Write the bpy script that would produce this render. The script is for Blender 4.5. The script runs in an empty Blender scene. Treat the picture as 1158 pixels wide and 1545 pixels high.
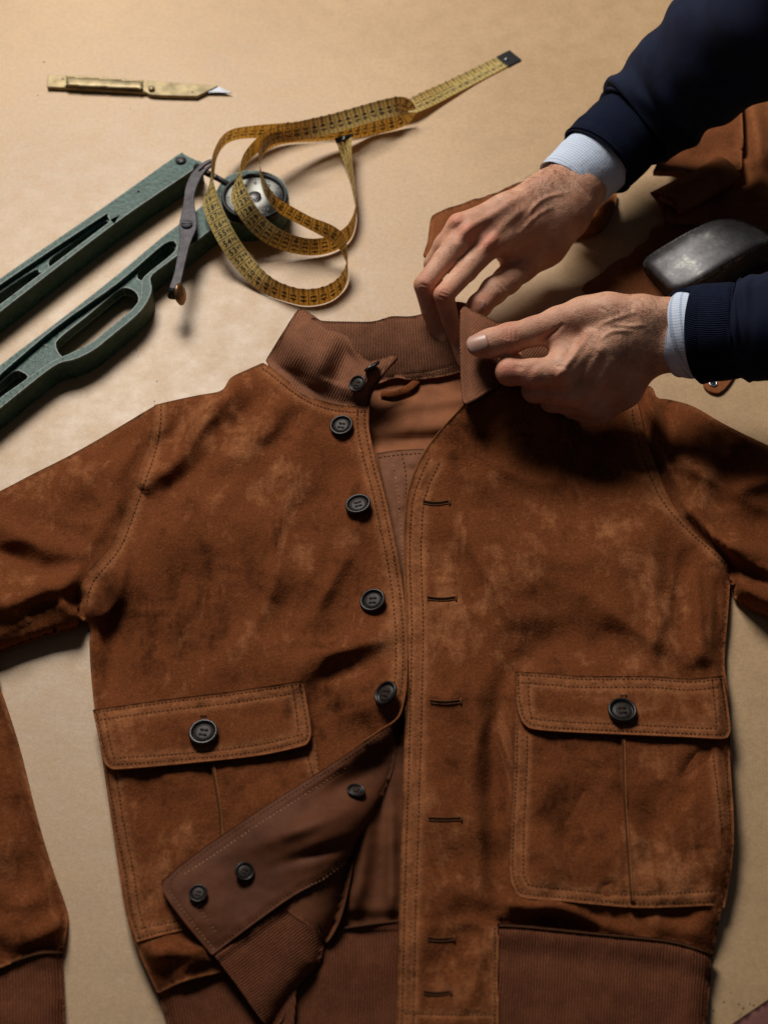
import bpy, bmesh, math, random
import numpy as np
from mathutils import Vector, Matrix
from mathutils.geometry import delaunay_2d_cdt

random.seed(7)
RNG = np.random.RandomState(11)
SC = bpy.context.scene
COL = SC.collection

# ------------------------------------------------------------------ camera
PW, PH = 1158.0, 1545.0          # frame the layout was measured in
FPX = 2300.0                     # focal length in those pixels (about a 54 mm lens)
ELEV = math.radians(55.0)        # the camera looks down at the bench this steeply
DIST = 1.36
FWD = np.array([0, math.cos(ELEV), -math.sin(ELEV)])
UPV = np.array([0, math.sin(ELEV), math.cos(ELEV)])
RGT = np.array([1.0, 0, 0])
CAM = -FWD * DIST
cam_d = bpy.data.cameras.new('camera')
cam_d.sensor_fit = 'VERTICAL'
cam_d.sensor_height = 36.0
cam_d.lens = FPX / PH * 36.0
cam_d.clip_start = 0.05
cam_d.clip_end = 50
cam_d.dof.use_dof = True
cam_d.dof.focus_distance = 1.34
cam_d.dof.aperture_fstop = 5.6
cam_o = bpy.data.objects.new('camera', cam_d)
cam_o.location = CAM
cam_o.rotation_euler = (math.pi / 2 - ELEV, 0, 0)
COL.objects.link(cam_o)
SC.camera = cam_o

# ------------------------------------------------------------------ light
world = bpy.data.worlds.new('World')
SC.world = world
world.use_nodes = True
wb = world.node_tree.nodes['Background']
wb.inputs[0].default_value = (0.80, 0.86, 1.0, 1)
wb.inputs[1].default_value = 0.040
lamp_d = bpy.data.lights.new('window_lamp', 'AREA')
lamp_d.shape = 'RECTANGLE'
lamp_d.size = 0.72
lamp_d.size_y = 0.72
lamp_d.energy = 50
lamp_d.color = (1.0, 0.955, 0.89)
lamp_o = bpy.data.objects.new('window_lamp', lamp_d)
LAMP = Vector((-0.52, 1.34, 1.56))
lamp_o.location = LAMP
lamp_o.rotation_euler = (Vector((-0.04, 0.05, 0)) - LAMP).to_track_quat('-Z', 'Y').to_euler()
COL.objects.link(lamp_o)
SC.view_settings.view_transform = 'Standard'
SC.view_settings.look = 'None'
SC.view_settings.exposure = 0.0
SC.view_settings.gamma = 1.0
SC.view_settings.use_curve_mapping = False
SC.cycles.use_denoising = True
SC.cycles.max_bounces = 6
SC.cycles.sample_clamp_indirect = 4.0
# ------------------------------------------------------------------ geometry helpers
def P(x, y, z=0.0):
    """point on the bench (or z metres above it) that stands where the plan says; arrays welcome"""
    x = np.asarray(x, float); y = np.asarray(y, float); z = np.asarray(z, float)
    dx = (x - PW / 2) / FPX
    dy = -(y - PH / 2) / FPX
    D = dx[..., None] * RGT + dy[..., None] * UPV + FWD
    t = (z - CAM[2]) / D[..., 2]
    return CAM + D * t[..., None]

def smooth(pts, per=5, closed=True):
    """Catmull-Rom through the points; a repeated point makes a corner"""
    p = np.array([q[:] for q in pts], float)
    n = len(p); out = []
    last = n if closed else n - 1
    for i in range(last):
        p1, p2 = p[i], p[(i + 1) % n]
        if np.allclose(p1[:2], p2[:2]):
            continue
        p0 = p[i - 1] if (closed or i > 0) else p1
        p3 = p[(i + 2) % n] if (closed or i < n - 2) else p2
        for k in range(per):
            t = k / per
            out.append(0.5 * ((2 * p1) + (-p0 + p2) * t + (2 * p0 - 5 * p1 + 4 * p2 - p3) * t * t
                              + (-p0 + 3 * p1 - 3 * p2 + p3) * t ** 3))
    if not closed:
        out.append(p[-1])
    return np.array(out)

def resample(pts, step, closed=False):
    p = np.asarray(pts, float)
    if closed:
        p = np.vstack([p, p[:1]])
    seg = np.linalg.norm(np.diff(p[:, :2], axis=0), axis=1)
    s = np.concatenate([[0], np.cumsum(seg)])
    n = max(2, int(round(s[-1] / step)))
    u = np.linspace(0, s[-1], n + 1)
    if closed:
        u = u[:-1]
    return np.stack([np.interp(u, s, p[:, k]) for k in range(p.shape[1])], 1)

def pdist(X, Y, poly, closed=False):
    """distance to a polyline (the two further values are unused)"""
    p = np.asarray(poly, float)[:, :2]
    if closed:
        p = np.vstack([p, p[:1]])
    X = np.asarray(X, np.float32); Y = np.asarray(Y, np.float32)
    best = np.full(np.shape(X), 1e12, np.float32)
    for k in range(len(p) - 1):
        ax, ay = p[k]; dx, dy = p[k + 1] - p[k]; L2 = dx * dx + dy * dy
        if L2 < 1e-12:
            continue
        ex = X - np.float32(ax); ey = Y - np.float32(ay)
        t = ex * np.float32(dx / L2) + ey * np.float32(dy / L2)
        np.clip(t, 0, 1, out=t)
        ex -= t * np.float32(dx); ey -= t * np.float32(dy)
        ex *= ex; ey *= ey; ex += ey
        np.minimum(best, ex, out=best)
    return np.sqrt(best).astype(float), None, None

def pdist_t(X, Y, poly, closed=False):
    """distance to a polyline, parameter 0..1 along it, and signed side"""
    p = np.asarray(poly, float)[:, :2]
    if closed:
        p = np.vstack([p, p[:1]])
    a, b = p[:-1], p[1:]
    keep = np.linalg.norm(b - a, axis=1) > 1e-9
    a, b = a[keep], b[keep]
    L = np.linalg.norm(b - a, axis=1)
    cum = np.concatenate([[0], np.cumsum(L)])
    best = np.full(np.shape(X), 1e9); bt = np.zeros(np.shape(X)); bs = np.zeros(np.shape(X))
    for k in range(len(a)):
        d = b[k] - a[k]
        t = np.clip(((X - a[k, 0]) * d[0] + (Y - a[k, 1]) * d[1]) / (L[k] ** 2), 0, 1)
        ex = X - a[k, 0] - t * d[0]; ey = Y - a[k, 1] - t * d[1]
        dd = np.hypot(ex, ey)
        m = dd < best
        best = np.where(m, dd, best)
        bt = np.where(m, (cum[k] + t * L[k]) / cum[-1], bt)
        bs = np.where(m, np.sign(d[0] * ey - d[1] * ex), bs)
    return best, bt, bs

def inside(X, Y, poly):
    p = np.asarray(poly, float); r = np.zeros(np.shape(X), bool)
    x0, y0 = p[:, 0], p[:, 1]; x1, y1 = np.roll(x0, -1), np.roll(y0, -1)
    for k in range(len(p)):
        c = (y0[k] > Y) != (y1[k] > Y)
        if abs(y1[k] - y0[k]) < 1e-12:
            continue
        xi = (x1[k] - x0[k]) * (Y - y0[k]) / (y1[k] - y0[k]) + x0[k]
        r ^= c & (X < xi)
    return r

_tab = np.random.RandomState(5).rand(256, 256)
def vnoise(X, Y, s=50.0, seed=0):
    """value noise in [-1,1]"""
    X = np.asarray(X, float) / s + seed * 17.31; Y = np.asarray(Y, float) / s + seed * 7.77
    i = np.floor(X).astype(int); j = np.floor(Y).astype(int)
    fx = X - i; fy = Y - j
    fx = fx * fx * (3 - 2 * fx); fy = fy * fy * (3 - 2 * fy)
    g = lambda a, b: _tab[a % 256, b % 256]
    v = (g(i, j) * (1 - fx) + g(i + 1, j) * fx) * (1 - fy) + (g(i, j + 1) * (1 - fx) + g(i + 1, j + 1) * fx) * fy
    return v * 2 - 1

def fbm(X, Y, s=60.0, seed=0, oct=3):
    v = 0; a = 1.0
    for k in range(oct):
        v = v + a * vnoise(X, Y, s / 2 ** k, seed + k * 3); a *= 0.5
    return v

def sstep(a, b, x):
    t = np.clip((x - a) / (b - a), 0, 1)
    return t * t * (3 - 2 * t)

class Strokes:
    """folds of cloth: ridges (+) and valleys (-) along polylines"""
    def __init__(self, items):
        self.items = [(smooth(p, 5, False), w * (1.22 if a < 0 else 1.1), a * (0.85 if a < -0.003 else 1.2), tp) for p, w, a, tp in
                      [(it + (0.5,))[:4] for it in items]]
    def __call__(self, X, Y):
        z = np.zeros(np.shape(X))
        X = np.asarray(X, float); Y = np.asarray(Y, float); z = np.zeros(X.shape)
        for p, w, a, tp in self.items:
            m = (X > p[:, 0].min() - 3 * w) & (X < p[:, 0].max() + 3 * w) & (Y > p[:, 1].min() - 3 * w) & (Y < p[:, 1].max() + 3 * w)
            if not m.any():
                continue
            d, t, _ = pdist_t(X[m], Y[m], p)
            env = np.clip(np.sin(np.pi * np.clip(t, 0.0, 1.0)), 0, 1) ** tp if tp > 0 else 1.0
            z[m] += a * env * np.exp(-(d / w) ** 2)
        return z

def wrinkles(X, Y, patches):
    """soft connected creases: stretched noise, ridged, inside round patches (x, y, rx, ry, angle, wavelength, height, seed)"""
    z = np.zeros(np.shape(X))
    for cx, cy, rx, ry, ang, lam, amp, seed in patches:
        w = np.exp(-((X - cx) / rx) ** 2 - ((Y - cy) / ry) ** 2)
        lam = lam * 1.3
        c, s_ = math.cos(math.radians(ang)), math.sin(math.radians(ang))
        a = X * c + Y * s_; b = -X * s_ + Y * c
        b = b + lam * 0.45 * vnoise(X, Y, lam * 2.2, seed + 3)
        n1 = vnoise(a / 3.4, b, lam * 1.5, seed); n2 = vnoise(a / 2.4, b, lam * 0.8, seed + 1)
        r1 = (1 - np.abs(n1)) ** 2; r2 = (1 - np.abs(n2)) ** 2
        z = z + 3.7 * amp * w * (r1 - 0.45 + 0.45 * (r2 - 0.45) + 0.5 * n1)
    return z

def mk(name, verts, faces, mat=None, parent=None, uv=None, smooth_sh=True, mats=None, fmat=None):
    me = bpy.data.meshes.new(name)
    faces = [tuple(map(int, f)) for f in faces]
    if fmat is None:
        faces = [f for f in faces if len(set(f)) == len(f)]
    me.from_pydata([tuple(map(float, v)) for v in verts], [], faces)
    if uv is not None:
        l = me.uv_layers.new(name='UVMap')
        vi = np.empty(len(me.loops), int); me.loops.foreach_get('vertex_index', vi)
        l.data.foreach_set('uv', np.asarray(uv, float)[vi].ravel())
    if smooth_sh:
        me.polygons.foreach_set('use_smooth', [True] * len(me.polygons))
    for m in (mats or ([mat] if mat else [])):
        me.materials.append(m)
    if fmat is not None:
        me.polygons.foreach_set('material_index', fmat)
    me.validate()
    me.update()
    o = bpy.data.objects.new(name, me)
    COL.objects.link(o)
    if parent is not None:
        o.parent = parent
    return o

def empty(name, label, cat, group=None):
    o = bpy.data.objects.new(name, None)
    o.empty_display_size = 0.02
    COL.objects.link(o)
    tag(o, label, cat, group)
    return o

def tag(o, label=None, cat=None, group=None, kind=None):
    if label: o['label'] = label
    if cat: o['category'] = cat
    if group: o['group'] = group
    if kind: o['kind'] = kind
    return o

def cdt(outline, holes=(), pts=()):
    vs = [Vector((p[0], p[1])) for p in outline]; es = []
    n = len(vs)
    es += [(i, (i + 1) % n) for i in range(n)]
    for h in holes:
        b = len(vs); vs += [Vector((p[0], p[1])) for p in h]; m = len(h)
        es += [(b + i, b + (i + 1) % m) for i in range(m)]
    vs += [Vector((p[0], p[1])) for p in pts]
    r = delaunay_2d_cdt(vs, es, [], 1 if not holes else 0, 1e-5)
    V = np.array([(v.x, v.y) for v in r[0]]); F = [tuple(f) for f in r[2]]
    if holes:
        C = np.array([V[list(f)].mean(0) for f in F])
        ok = inside(C[:, 0], C[:, 1], outline)
        for h in holes:
            ok &= ~inside(C[:, 0], C[:, 1], h)
        F = [f for f, k in zip(F, ok) if k]
    return V, F

class Panel:
    """one piece of cloth: traced outline, height field, rolled edges"""
    def __init__(self, name, outline, zf, mat, parent, step=7.0, skirt=((0, 0.0016),), uvf=None,
                 lip=0.0006, per=5, sm=True, label=None, seams=None):
        O = smooth(outline, per) if sm else np.array(outline, float)
        O = resample(O[:, :2], step * 0.75, True)
        A = 0.5 * np.sum(O[:, 0] * np.roll(O[:, 1], -1) - O[:, 1] * np.roll(O[:, 0], -1))
        if A < 0:
            O = O[::-1]
        self.O = O; self.zf = zf; self.lip = lip
        self.seams = [q for q, _ in SEAM.get(seams, [])] if seams else []
        x0, y0 = O.min(0); x1, y1 = O.max(0)
        gx, gy = np.meshgrid(np.arange(x0, x1, step), np.arange(y0, y1, step * 0.866))
        gx = gx + (np.arange(gx.shape[0]) % 2)[:, None] * step / 2
        gx, gy = gx.ravel(), gy.ravel()
        m = inside(gx, gy, O); gx, gy = gx[m], gy[m]
        d, _, _ = pdist(gx, gy, O, True); m = d > step * 0.55
        pts = np.stack([gx[m], gy[m]], 1)
        if self.seams:
            ex = []
            for q in self.seams:
                r = resample(q, 5.0); g = np.gradient(r, axis=0); g /= np.linalg.norm(g, axis=1)[:, None] + 1e-9
                nn = np.stack([-g[:, 1], g[:, 0]], 1)
                ex += [r, r + nn * 3.6, r - nn * 3.6]
            ex = np.vstack(ex)
            ds = np.min([pdist(pts[:, 0], pts[:, 1], q)[0] for q in self.seams], axis=0)
            pts = pts[ds > 6.0]
            dd = pdist(ex[:, 0], ex[:, 1], O, True)[0]
            ex = ex[inside(ex[:, 0], ex[:, 1], O) & (dd > 1.5)]
            pts = np.vstack([pts, ex])
        V, F = cdt(O, (), pts)
        z = self.zat(V[:, 0], V[:, 1])
        W = P(V[:, 0], V[:, 1], z)
        T3 = np.array([f[:3] for f in F]); a3, b3, c3 = W[T3[:, 0]], W[T3[:, 1]], W[T3[:, 2]]
        up = np.sum(np.cross(b3 - a3, c3 - a3) * (CAM - a3), 1) > 0
        fs = [f if u else f[::-1] for f, u in zip(F, up)]
        uv = [uvf(V[:, 0], V[:, 1])] if uvf else None
        # skirt: rings that roll the edge under
        e1 = np.roll(O, -1, 0) - np.roll(O, 1, 0)
        nrm = np.stack([-e1[:, 1], e1[:, 0]], 1); nrm /= np.linalg.norm(nrm, axis=1)[:, None] + 1e-9
        zb = self.zat(O[:, 0], O[:, 1])
        key = {(round(v[0], 3), round(v[1], 3)): i for i, v in enumerate(V)}
        prev = [key.get((round(o[0], 3), round(o[1], 3))) for o in O]
        if None in prev:
            prev = [int(np.argmin(np.hypot(V[:, 0] - o[0], V[:, 1] - o[1]))) for o in O]
        allW = [W]; cnt = len(W); n = len(O)
        for ins, drop in skirt:
            q = O + nrm * ins
            zz = np.maximum(zb - drop, 0.0008) if drop < 1 else np.full(n, 0.0006)
            # keep the ring under the same ground point, so that it is a vertical drop
            base = P(O[:, 0], O[:, 1], zb); ring = base.copy()
            ring[:, 2] = zz
            inw = P(q[:, 0], q[:, 1], zb) - base
            ring[:, :2] += inw[:, :2]
            allW.append(ring)
            if uvf: uv.append(uvf(O[:, 0], O[:, 1]))
            cur = list(range(cnt, cnt + n)); cnt += n
            for i in range(n):
                j = (i + 1) % n
                fs.append((prev[j], prev[i], cur[i], cur[j]))
            prev = cur
        self.o = mk(name, np.vstack(allW), fs, mat, parent, np.vstack(uv) if uvf else None)
        # worn nap plus a painted edge highlight, along edges and the band beside seams
        me = self.o.data
        if len(me.vertices) == cnt:
            d, _, _ = pdist(V[:, 0], V[:, 1], O, True)
            wv = 0.6 * np.exp(-(d / 4.0) ** 2)
            if self.seams:
                ds = np.min([pdist(V[:, 0], V[:, 1], q)[0] for q in self.seams], axis=0)
                wv = np.maximum(wv, 0.55 * np.exp(-((ds - 3.5) / 4.0) ** 2) + 0.25 * np.exp(-(ds / 12) ** 2))
            wv = np.concatenate([wv, np.full(cnt - len(V), 0.45)])
            me.attributes.new('wear_highlight', 'FLOAT', 'POINT').data.foreach_set('value', wv.astype(np.float32))
        if label: self.o['label'] = label
    def zat(self, x, y):
        x = np.atleast_1d(np.asarray(x, float)); y = np.atleast_1d(np.asarray(y, float))
        d, _, _ = pdist(x, y, self.O, True)
        z = self.zf(x, y, d) - self.lip * np.exp(-(d / 2.5) ** 2)
        if self.seams:
            ds = np.min([pdist(x, y, q)[0] for q in self.seams], axis=0)
            z = z - 0.00075 * np.exp(-(ds / 2.6) ** 2) + 0.00045 * vnoise(x, y, 9, 3) * np.exp(-(ds / 11) ** 2)
        return z
    def frame(self, x, y, e=6.0):
        """surface point and normal"""
        q = lambda a, b: P(a, b, self.zat(a, b)[0])
        o = q(x, y)
        n = np.cross(q(x + e, y) - q(x - e, y), q(x, y - e) - q(x, y + e))
        n /= np.linalg.norm(n)
        if n[2] < 0: n = -n
        return o, n

def lathe(prof, seg=24, cap=True):
    """profile [(r,z)...] -> verts, faces"""
    V = []; F = []
    for r, z in prof:
        for k in range(seg):
            a = 2 * math.pi * k / seg
            V.append((r * math.cos(a), r * math.sin(a), z))
    for i in range(len(prof) - 1):
        for k in range(seg):
            k2 = (k + 1) % seg
            F.append((i * seg + k, i * seg + k2, (i + 1) * seg + k2, (i + 1) * seg + k))
    if cap:
        F.append(tuple(range(seg))[::-1])
        F.append(tuple((len(prof) - 1) * seg + k for k in range(seg)))
    return V, F

def basis(n, up=(0, 1, 0)):
    n = Vector(n).normalized(); u = Vector(up)
    x = u.cross(n)
    if x.length < 1e-6: x = Vector((1, 0, 0))
    x.normalize(); y = n.cross(x)
    return Matrix((x, y, n)).transposed()

def place(o, pos, n=(0, 0, 1), up=(0, 1, 0)):
    o.matrix_world = Matrix.Translation(Vector(pos)) @ basis(n, up).to_4x4()

def extrude(name, outline, holes, ztop, zbot, mat, parent, bevel=0.0008, bseg=2, sm=True, step=5.0, per=4, plane=None):
    """a slab cut to an outline, drawn at its top height, with through holes; vertical walls"""
    def prep(o, ccw):
        q = resample(smooth(o, per), step, True) if sm else np.array(o, float)
        A = np.sum(q[:, 0] * np.roll(q[:, 1], -1) - q[:, 1] * np.roll(q[:, 0], -1))
        return q if (A > 0) == ccw else q[::-1]
    O = prep(outline, True); H = [prep(h, False) for h in holes]
    V, F = cdt(O, H)
    def to(V, up):
        if plane is None:
            w = P(V[:, 0], V[:, 1], ztop)
        else:
            w = plane(V)
        w = np.array(w); w[:, 2] = (ztop if up else zbot) if plane is None else w[:, 2] + (0 if up else zbot - ztop)
        return w
    T = to(V, True); B = to(V, False); n = len(V)
    fs = []
    for f in F:
        a, b, c = T[list(f[:3])]
        up = np.cross(b - a, c - a)[2] > 0
        g = f if up else f[::-1]
        fs.append(g); fs.append(tuple(i + n for i in g[::-1]))
    key = {(round(v[0], 3), round(v[1], 3)): i for i, v in enumerate(V)}
    for L in [O] + H:
        idx = [key.get((round(v[0], 3), round(v[1], 3))) for v in L]
        idx = [i if i is not None else int(np.argmin(np.hypot(V[:, 0] - v[0], V[:, 1] - v[1]))) for i, v in zip(idx, L)]
        for i in range(len(idx)):
            j = (i + 1) % len(idx)
            fs.append((idx[j], idx[i], idx[i] + n, idx[j] + n))
    o = mk(name, np.vstack([T, B]), fs, mat, parent, smooth_sh=False)
    bm = bmesh.new(); bm.from_mesh(o.data)
    bmesh.ops.recalc_face_normals(bm, faces=bm.faces)
    bm.to_mesh(o.data); bm.free()
    if bevel > 0:
        m = o.modifiers.new('bevel', 'BEVEL'); m.width = bevel; m.segments = bseg
        m.limit_method = 'ANGLE'; m.angle_limit = math.radians(50)
    o.data.polygons.foreach_set('use_smooth', [True] * len(o.data.polygons))
    try:
        o.data.set_sharp_from_angle(angle=math.radians(35))
    except Exception:
        pass
    return o

def sweep(path, radii, seg=16, closed_ends=True, flat=None, upv=(0, 0, 1), rfun=None):
    """tube along 3D path; radii per point (or (ra, rb) pairs: across, up)"""
    path = np.asarray(path, float); n = len(path)
    V = []; F = []
    for i in range(n):
        t = path[min(i + 1, n - 1)] - path[max(i - 1, 0)]
        t /= np.linalg.norm(t) + 1e-12
        s = np.cross(t, upv); s /= np.linalg.norm(s) + 1e-12
        u = np.cross(s, t)
        r = radii[i] if np.ndim(radii[i]) else (radii[i], radii[i])
        for k in range(seg):
            a = 2 * math.pi * k / seg
            m = 1.0 if rfun is None else rfun(i, a)
            V.append(path[i] + (s * math.cos(a) * r[0] + u * math.sin(a) * r[1]) * m)
    for i in range(n - 1):
        for k in range(seg):
            k2 = (k + 1) % seg
            F.append((i * seg + k, i * seg + k2, (i + 1) * seg + k2, (i + 1) * seg + k))
    if closed_ends:
        F.append(tuple(range(seg))[::-1]); F.append(tuple((n - 1) * seg + k for k in range(seg)))
    return V, F

def join_geo(parts):
    V = []; F = []
    for v, f in parts:
        b = len(V); V += list(v); F += [tuple(i + b for i in q) for q in f]
    return V, F
# ------------------------------------------------------------------ materials
def new_mat(name):
    m = bpy.data.materials.new(name); m.use_nodes = True
    nt = m.node_tree
    return m, nt, nt.nodes['Principled BSDF']

def N(nt, typ, **kw):
    n = nt.nodes.new(typ)
    for k, v in kw.items():
        if k.startswith('i_'):
            n.inputs[k[2:].replace('_', ' ')].default_value = v
        else:
            setattr(n, k, v)
    return n

def noise(nt, vec, scale, detail=4, rough=0.55, dist=0.0):
    n = N(nt, 'ShaderNodeTexNoise'); n.inputs['Scale'].default_value = scale
    n.inputs['Detail'].default_value = detail; n.inputs['Roughness'].default_value = rough
    n.inputs['Distortion'].default_value = dist
    nt.links.new(vec, n.inputs['Vector'])
    return n.outputs['Fac']

def ramp(nt, fac, stops):
    r = N(nt, 'ShaderNodeValToRGB'); e = r.color_ramp.elements
    while len(e) < len(stops): e.new(0.5)
    for q, (p, c) in zip(e, stops):
        q.position = p; q.color = c if len(c) == 4 else (*c, 1)
    nt.links.new(fac, r.inputs['Fac'])
    return r.outputs['Color']

def mix(nt, fac, a, b, typ='MIX'):
    m = N(nt, 'ShaderNodeMix'); m.data_type = 'RGBA'; m.blend_type = typ
    for sock, v in ((m.inputs[0], fac), (m.inputs[6], a), (m.inputs[7], b)):
        if isinstance(v, (int, float)): sock.default_value = v
        elif isinstance(v, tuple): sock.default_value = v if len(v) == 4 else (*v, 1)
        else: nt.links.new(v, sock)
    return m.outputs[2]

def math_n(nt, op, a, b=None, c=None):
    m = N(nt, 'ShaderNodeMath'); m.operation = op
    for s, v in zip(m.inputs, (a, b, c)):
        if v is None: continue
        if isinstance(v, (int, float)): s.default_value = v
        else: nt.links.new(v, s)
    return m.outputs[0]

def bump(nt, bs, h, strength=0.3, dist=0.001, prev=None):
    b = N(nt, 'ShaderNodeBump'); b.inputs['Strength'].default_value = strength
    b.inputs['Distance'].default_value = dist
    nt.links.new(h, b.inputs['Height'])
    if prev: nt.links.new(prev, b.inputs['Normal'])
    nt.links.new(b.outputs[0], bs.inputs['Normal'])
    return b.outputs[0]

def objvec(nt):
    g = N(nt, 'ShaderNodeNewGeometry')
    return g.outputs['Position']

def suede(name, base, dark, light, nap=1.0, sheen=0.12, rough=1.0, fine=0.5):
    m, nt, bs = new_mat(name); v = objvec(nt)
    big = noise(nt, v, 7, 3, 0.55, 0.5)
    mid = noise(nt, v, 24, 4, 0.6, 0.5)
    # brushed nap: noise stretched along the way the hand last stroked it
    mp = N(nt, 'ShaderNodeMapping'); mp.inputs['Scale'].default_value = (1.0, 0.30, 1.0)
    mp.inputs['Rotation'].default_value = (0, 0, 0.65); nt.links.new(v, mp.inputs['Vector'])
    st_ = noise(nt, mp.outputs[0], 60, 5, 0.65, 0.4)
    sml = noise(nt, v, 120, 4, 0.65, 0.3)
    fin = noise(nt, v, 1100, 2, 0.6)
    gr = noise(nt, v, 430, 3, 0.7)
    mot = math_n(nt, 'MULTIPLY_ADD', mid, 0.32, math_n(nt, 'MULTIPLY_ADD', big, 0.30, math_n(nt, 'MULTIPLY_ADD', st_, 0.25, math_n(nt, 'MULTIPLY', sml, 0.13))))
    c = ramp(nt, mot, [(0.375, dark), (0.475, base), (0.525, base), (0.655, light)])
    sc = noise(nt, mp.outputs[0], 26, 4, 0.65, 1.2)
    sf = ramp(nt, sc, [(0.60, (0, 0, 0)), (0.72, (nap * 0.45,) * 3)])
    c = mix(nt, sf, c, light)
    at = N(nt, 'ShaderNodeAttribute'); at.attribute_name = 'wear_highlight'
    wf = math_n(nt, 'MULTIPLY', at.outputs['Fac'], math_n(nt, 'MULTIPLY_ADD', sml, 1.2, 0.05))
    c = mix(nt, wf, c, light)  # edge highlight and worn nap mixed into the colour
    g = ramp(nt, fin, [(0.25, (0.45, 0.43, 0.40)), (0.75, (1.5, 1.5, 1.5))])
    c = mix(nt, fine, c, g, 'MULTIPLY')
    g = ramp(nt, gr, [(0.3, (0.66, 0.65, 0.63)), (0.7, (1.28, 1.28, 1.28))])
    c = mix(nt, fine, c, g, 'MULTIPLY')
    nt.links.new(c, bs.inputs['Base Color'])
    bs.inputs['Roughness'].default_value = rough
    bs.inputs['Specular IOR Level'].default_value = 0.05
    bs.inputs['Sheen Weight'].default_value = sheen
    bs.inputs['Sheen Roughness'].default_value = 0.4
    bs.inputs['Sheen Tint'].default_value = (0.8, 0.36, 0.14, 1)
    b1 = bump(nt, bs, sml, 0.35, 0.0022)
    bump(nt, bs, gr, 0.6, 0.0010, b1)
    return m

def leather(name, base, dark, rough=0.5, spec=0.4, bscale=260, bst=0.25):
    m, nt, bs = new_mat(name); v = objvec(nt)
    a = noise(nt, v, 22, 5, 0.6, 0.4); f = noise(nt, v, bscale, 4, 0.6)
    c = ramp(nt, a, [(0.35, dark), (0.62, base)])
    c = mix(nt, 0.35, c, ramp(nt, f, [(0.3, (0.7, 0.7, 0.7)), (0.7, (1.15, 1.15, 1.15))]), 'MULTIPLY')
    nt.links.new(c, bs.inputs['Base Color'])
    bs.inputs['Roughness'].default_value = rough
    bs.inputs['Specular IOR Level'].default_value = spec
    b1 = bump(nt, bs, a, 0.2, 0.003)
    bump(nt, bs, f, bst, 0.0006, b1)
    return m

def knit(name, base, dark, ribs=1.0, spec=0.15, depth=0.0008, row=0.2, contrast=0.62):
    """UV: u counts ribs, v counts courses"""
    m, nt, bs = new_mat(name); v = objvec(nt)
    uv = N(nt, 'ShaderNodeUVMap'); uv.uv_map = 'UVMap'
    sp = N(nt, 'ShaderNodeSeparateXYZ'); nt.links.new(uv.outputs[0], sp.inputs[0])
    wob = noise(nt, v, 32, 4)
    u = math_n(nt, 'MULTIPLY_ADD', wob, 1.6, sp.outputs[0])
    rib = math_n(nt, 'SINE', math_n(nt, 'MULTIPLY', u, 2 * math.pi))
    rib = math_n(nt, 'MULTIPLY_ADD', rib, 0.5, 0.5)
    crs = math_n(nt, 'SINE', math_n(nt, 'MULTIPLY', sp.outputs[1], 2 * math.pi))
    crs = math_n(nt, 'MULTIPLY_ADD', crs, 0.5, 0.5)
    fin = noise(nt, v, 700, 3, 0.7)
    h = math_n(nt, 'MULTIPLY_ADD', crs, row * 0.5, math_n(nt, 'MULTIPLY_ADD', fin, 0.5, rib))
    big = noise(nt, v, 30, 3)
    c = mix(nt, big, dark, base)
    c = mix(nt, 0.6, c, ramp(nt, rib, [(0.0, (contrast,) * 3), (0.7, (1.2, 1.2, 1.2))]), 'MULTIPLY')
    c = mix(nt, 0.7, c, ramp(nt, fin, [(0.3, (0.55, 0.55, 0.55)), (0.7, (1.4, 1.4, 1.4))]), 'MULTIPLY')
    lmp = noise(nt, v, 90, 3, 0.6)
    c = mix(nt, 0.5, c, ramp(nt, lmp, [(0.3, (0.75, 0.75, 0.75)), (0.7, (1.2, 1.2, 1.2))]), 'MULTIPLY')
    nt.links.new(c, bs.inputs['Base Color'])
    bs.inputs['Roughness'].default_value = 0.95
    bs.inputs['Specular IOR Level'].default_value = spec
    bump(nt, bs, h, 0.65, depth)
    return m

def simple(name, col, rough=0.5, metal=0.0, spec=0.5, nscale=0, namt=0.3, bst=0.0, bscale=200, bdist=0.0005):
    m, nt, bs = new_mat(name)
    bs.inputs['Roughness'].default_value = rough; bs.inputs['Metallic'].default_value = metal
    bs.inputs['Specular IOR Level'].default_value = spec
    bs.inputs['Base Color'].default_value = (*col, 1)
    v = objvec(nt)
    if nscale:
        a = noise(nt, v, nscale, 5, 0.6)
        c = ramp(nt, a, [(0.3, tuple(x * (1 - namt) for x in col)), (0.7, tuple(x * (1 + namt) for x in col))])
        nt.links.new(c, bs.inputs['Base Color'])
    if bst:
        bump(nt, bs, noise(nt, v, bscale, 4), bst, bdist)
    return m

M = {}
M['suede'] = suede('tan_suede', (0.143, 0.0425, 0.0143), (0.051, 0.0148, 0.0048), (0.335, 0.131, 0.054), fine=0.7)
M['suede_edge'] = suede('suede_edge', (0.185, 0.064, 0.021), (0.13, 0.042, 0.013), (0.26, 0.10, 0.037), 0.5)
M['facing'] = leather('facing_leather', (0.118, 0.039, 0.0165), (0.080, 0.026, 0.0108), 0.64, 0.10)
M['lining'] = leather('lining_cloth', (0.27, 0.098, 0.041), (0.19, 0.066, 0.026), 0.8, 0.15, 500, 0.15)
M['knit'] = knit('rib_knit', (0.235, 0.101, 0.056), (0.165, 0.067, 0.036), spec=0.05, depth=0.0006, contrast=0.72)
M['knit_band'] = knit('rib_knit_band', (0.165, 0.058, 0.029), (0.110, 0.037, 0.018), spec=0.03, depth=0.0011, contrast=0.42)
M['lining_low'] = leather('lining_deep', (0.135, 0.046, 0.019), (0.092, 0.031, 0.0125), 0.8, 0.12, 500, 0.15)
M['knit_soft'] = knit('soft_rib_knit', (0.225, 0.095, 0.052), (0.155, 0.062, 0.033), spec=0.05, depth=0.0004, contrast=0.80)
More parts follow.
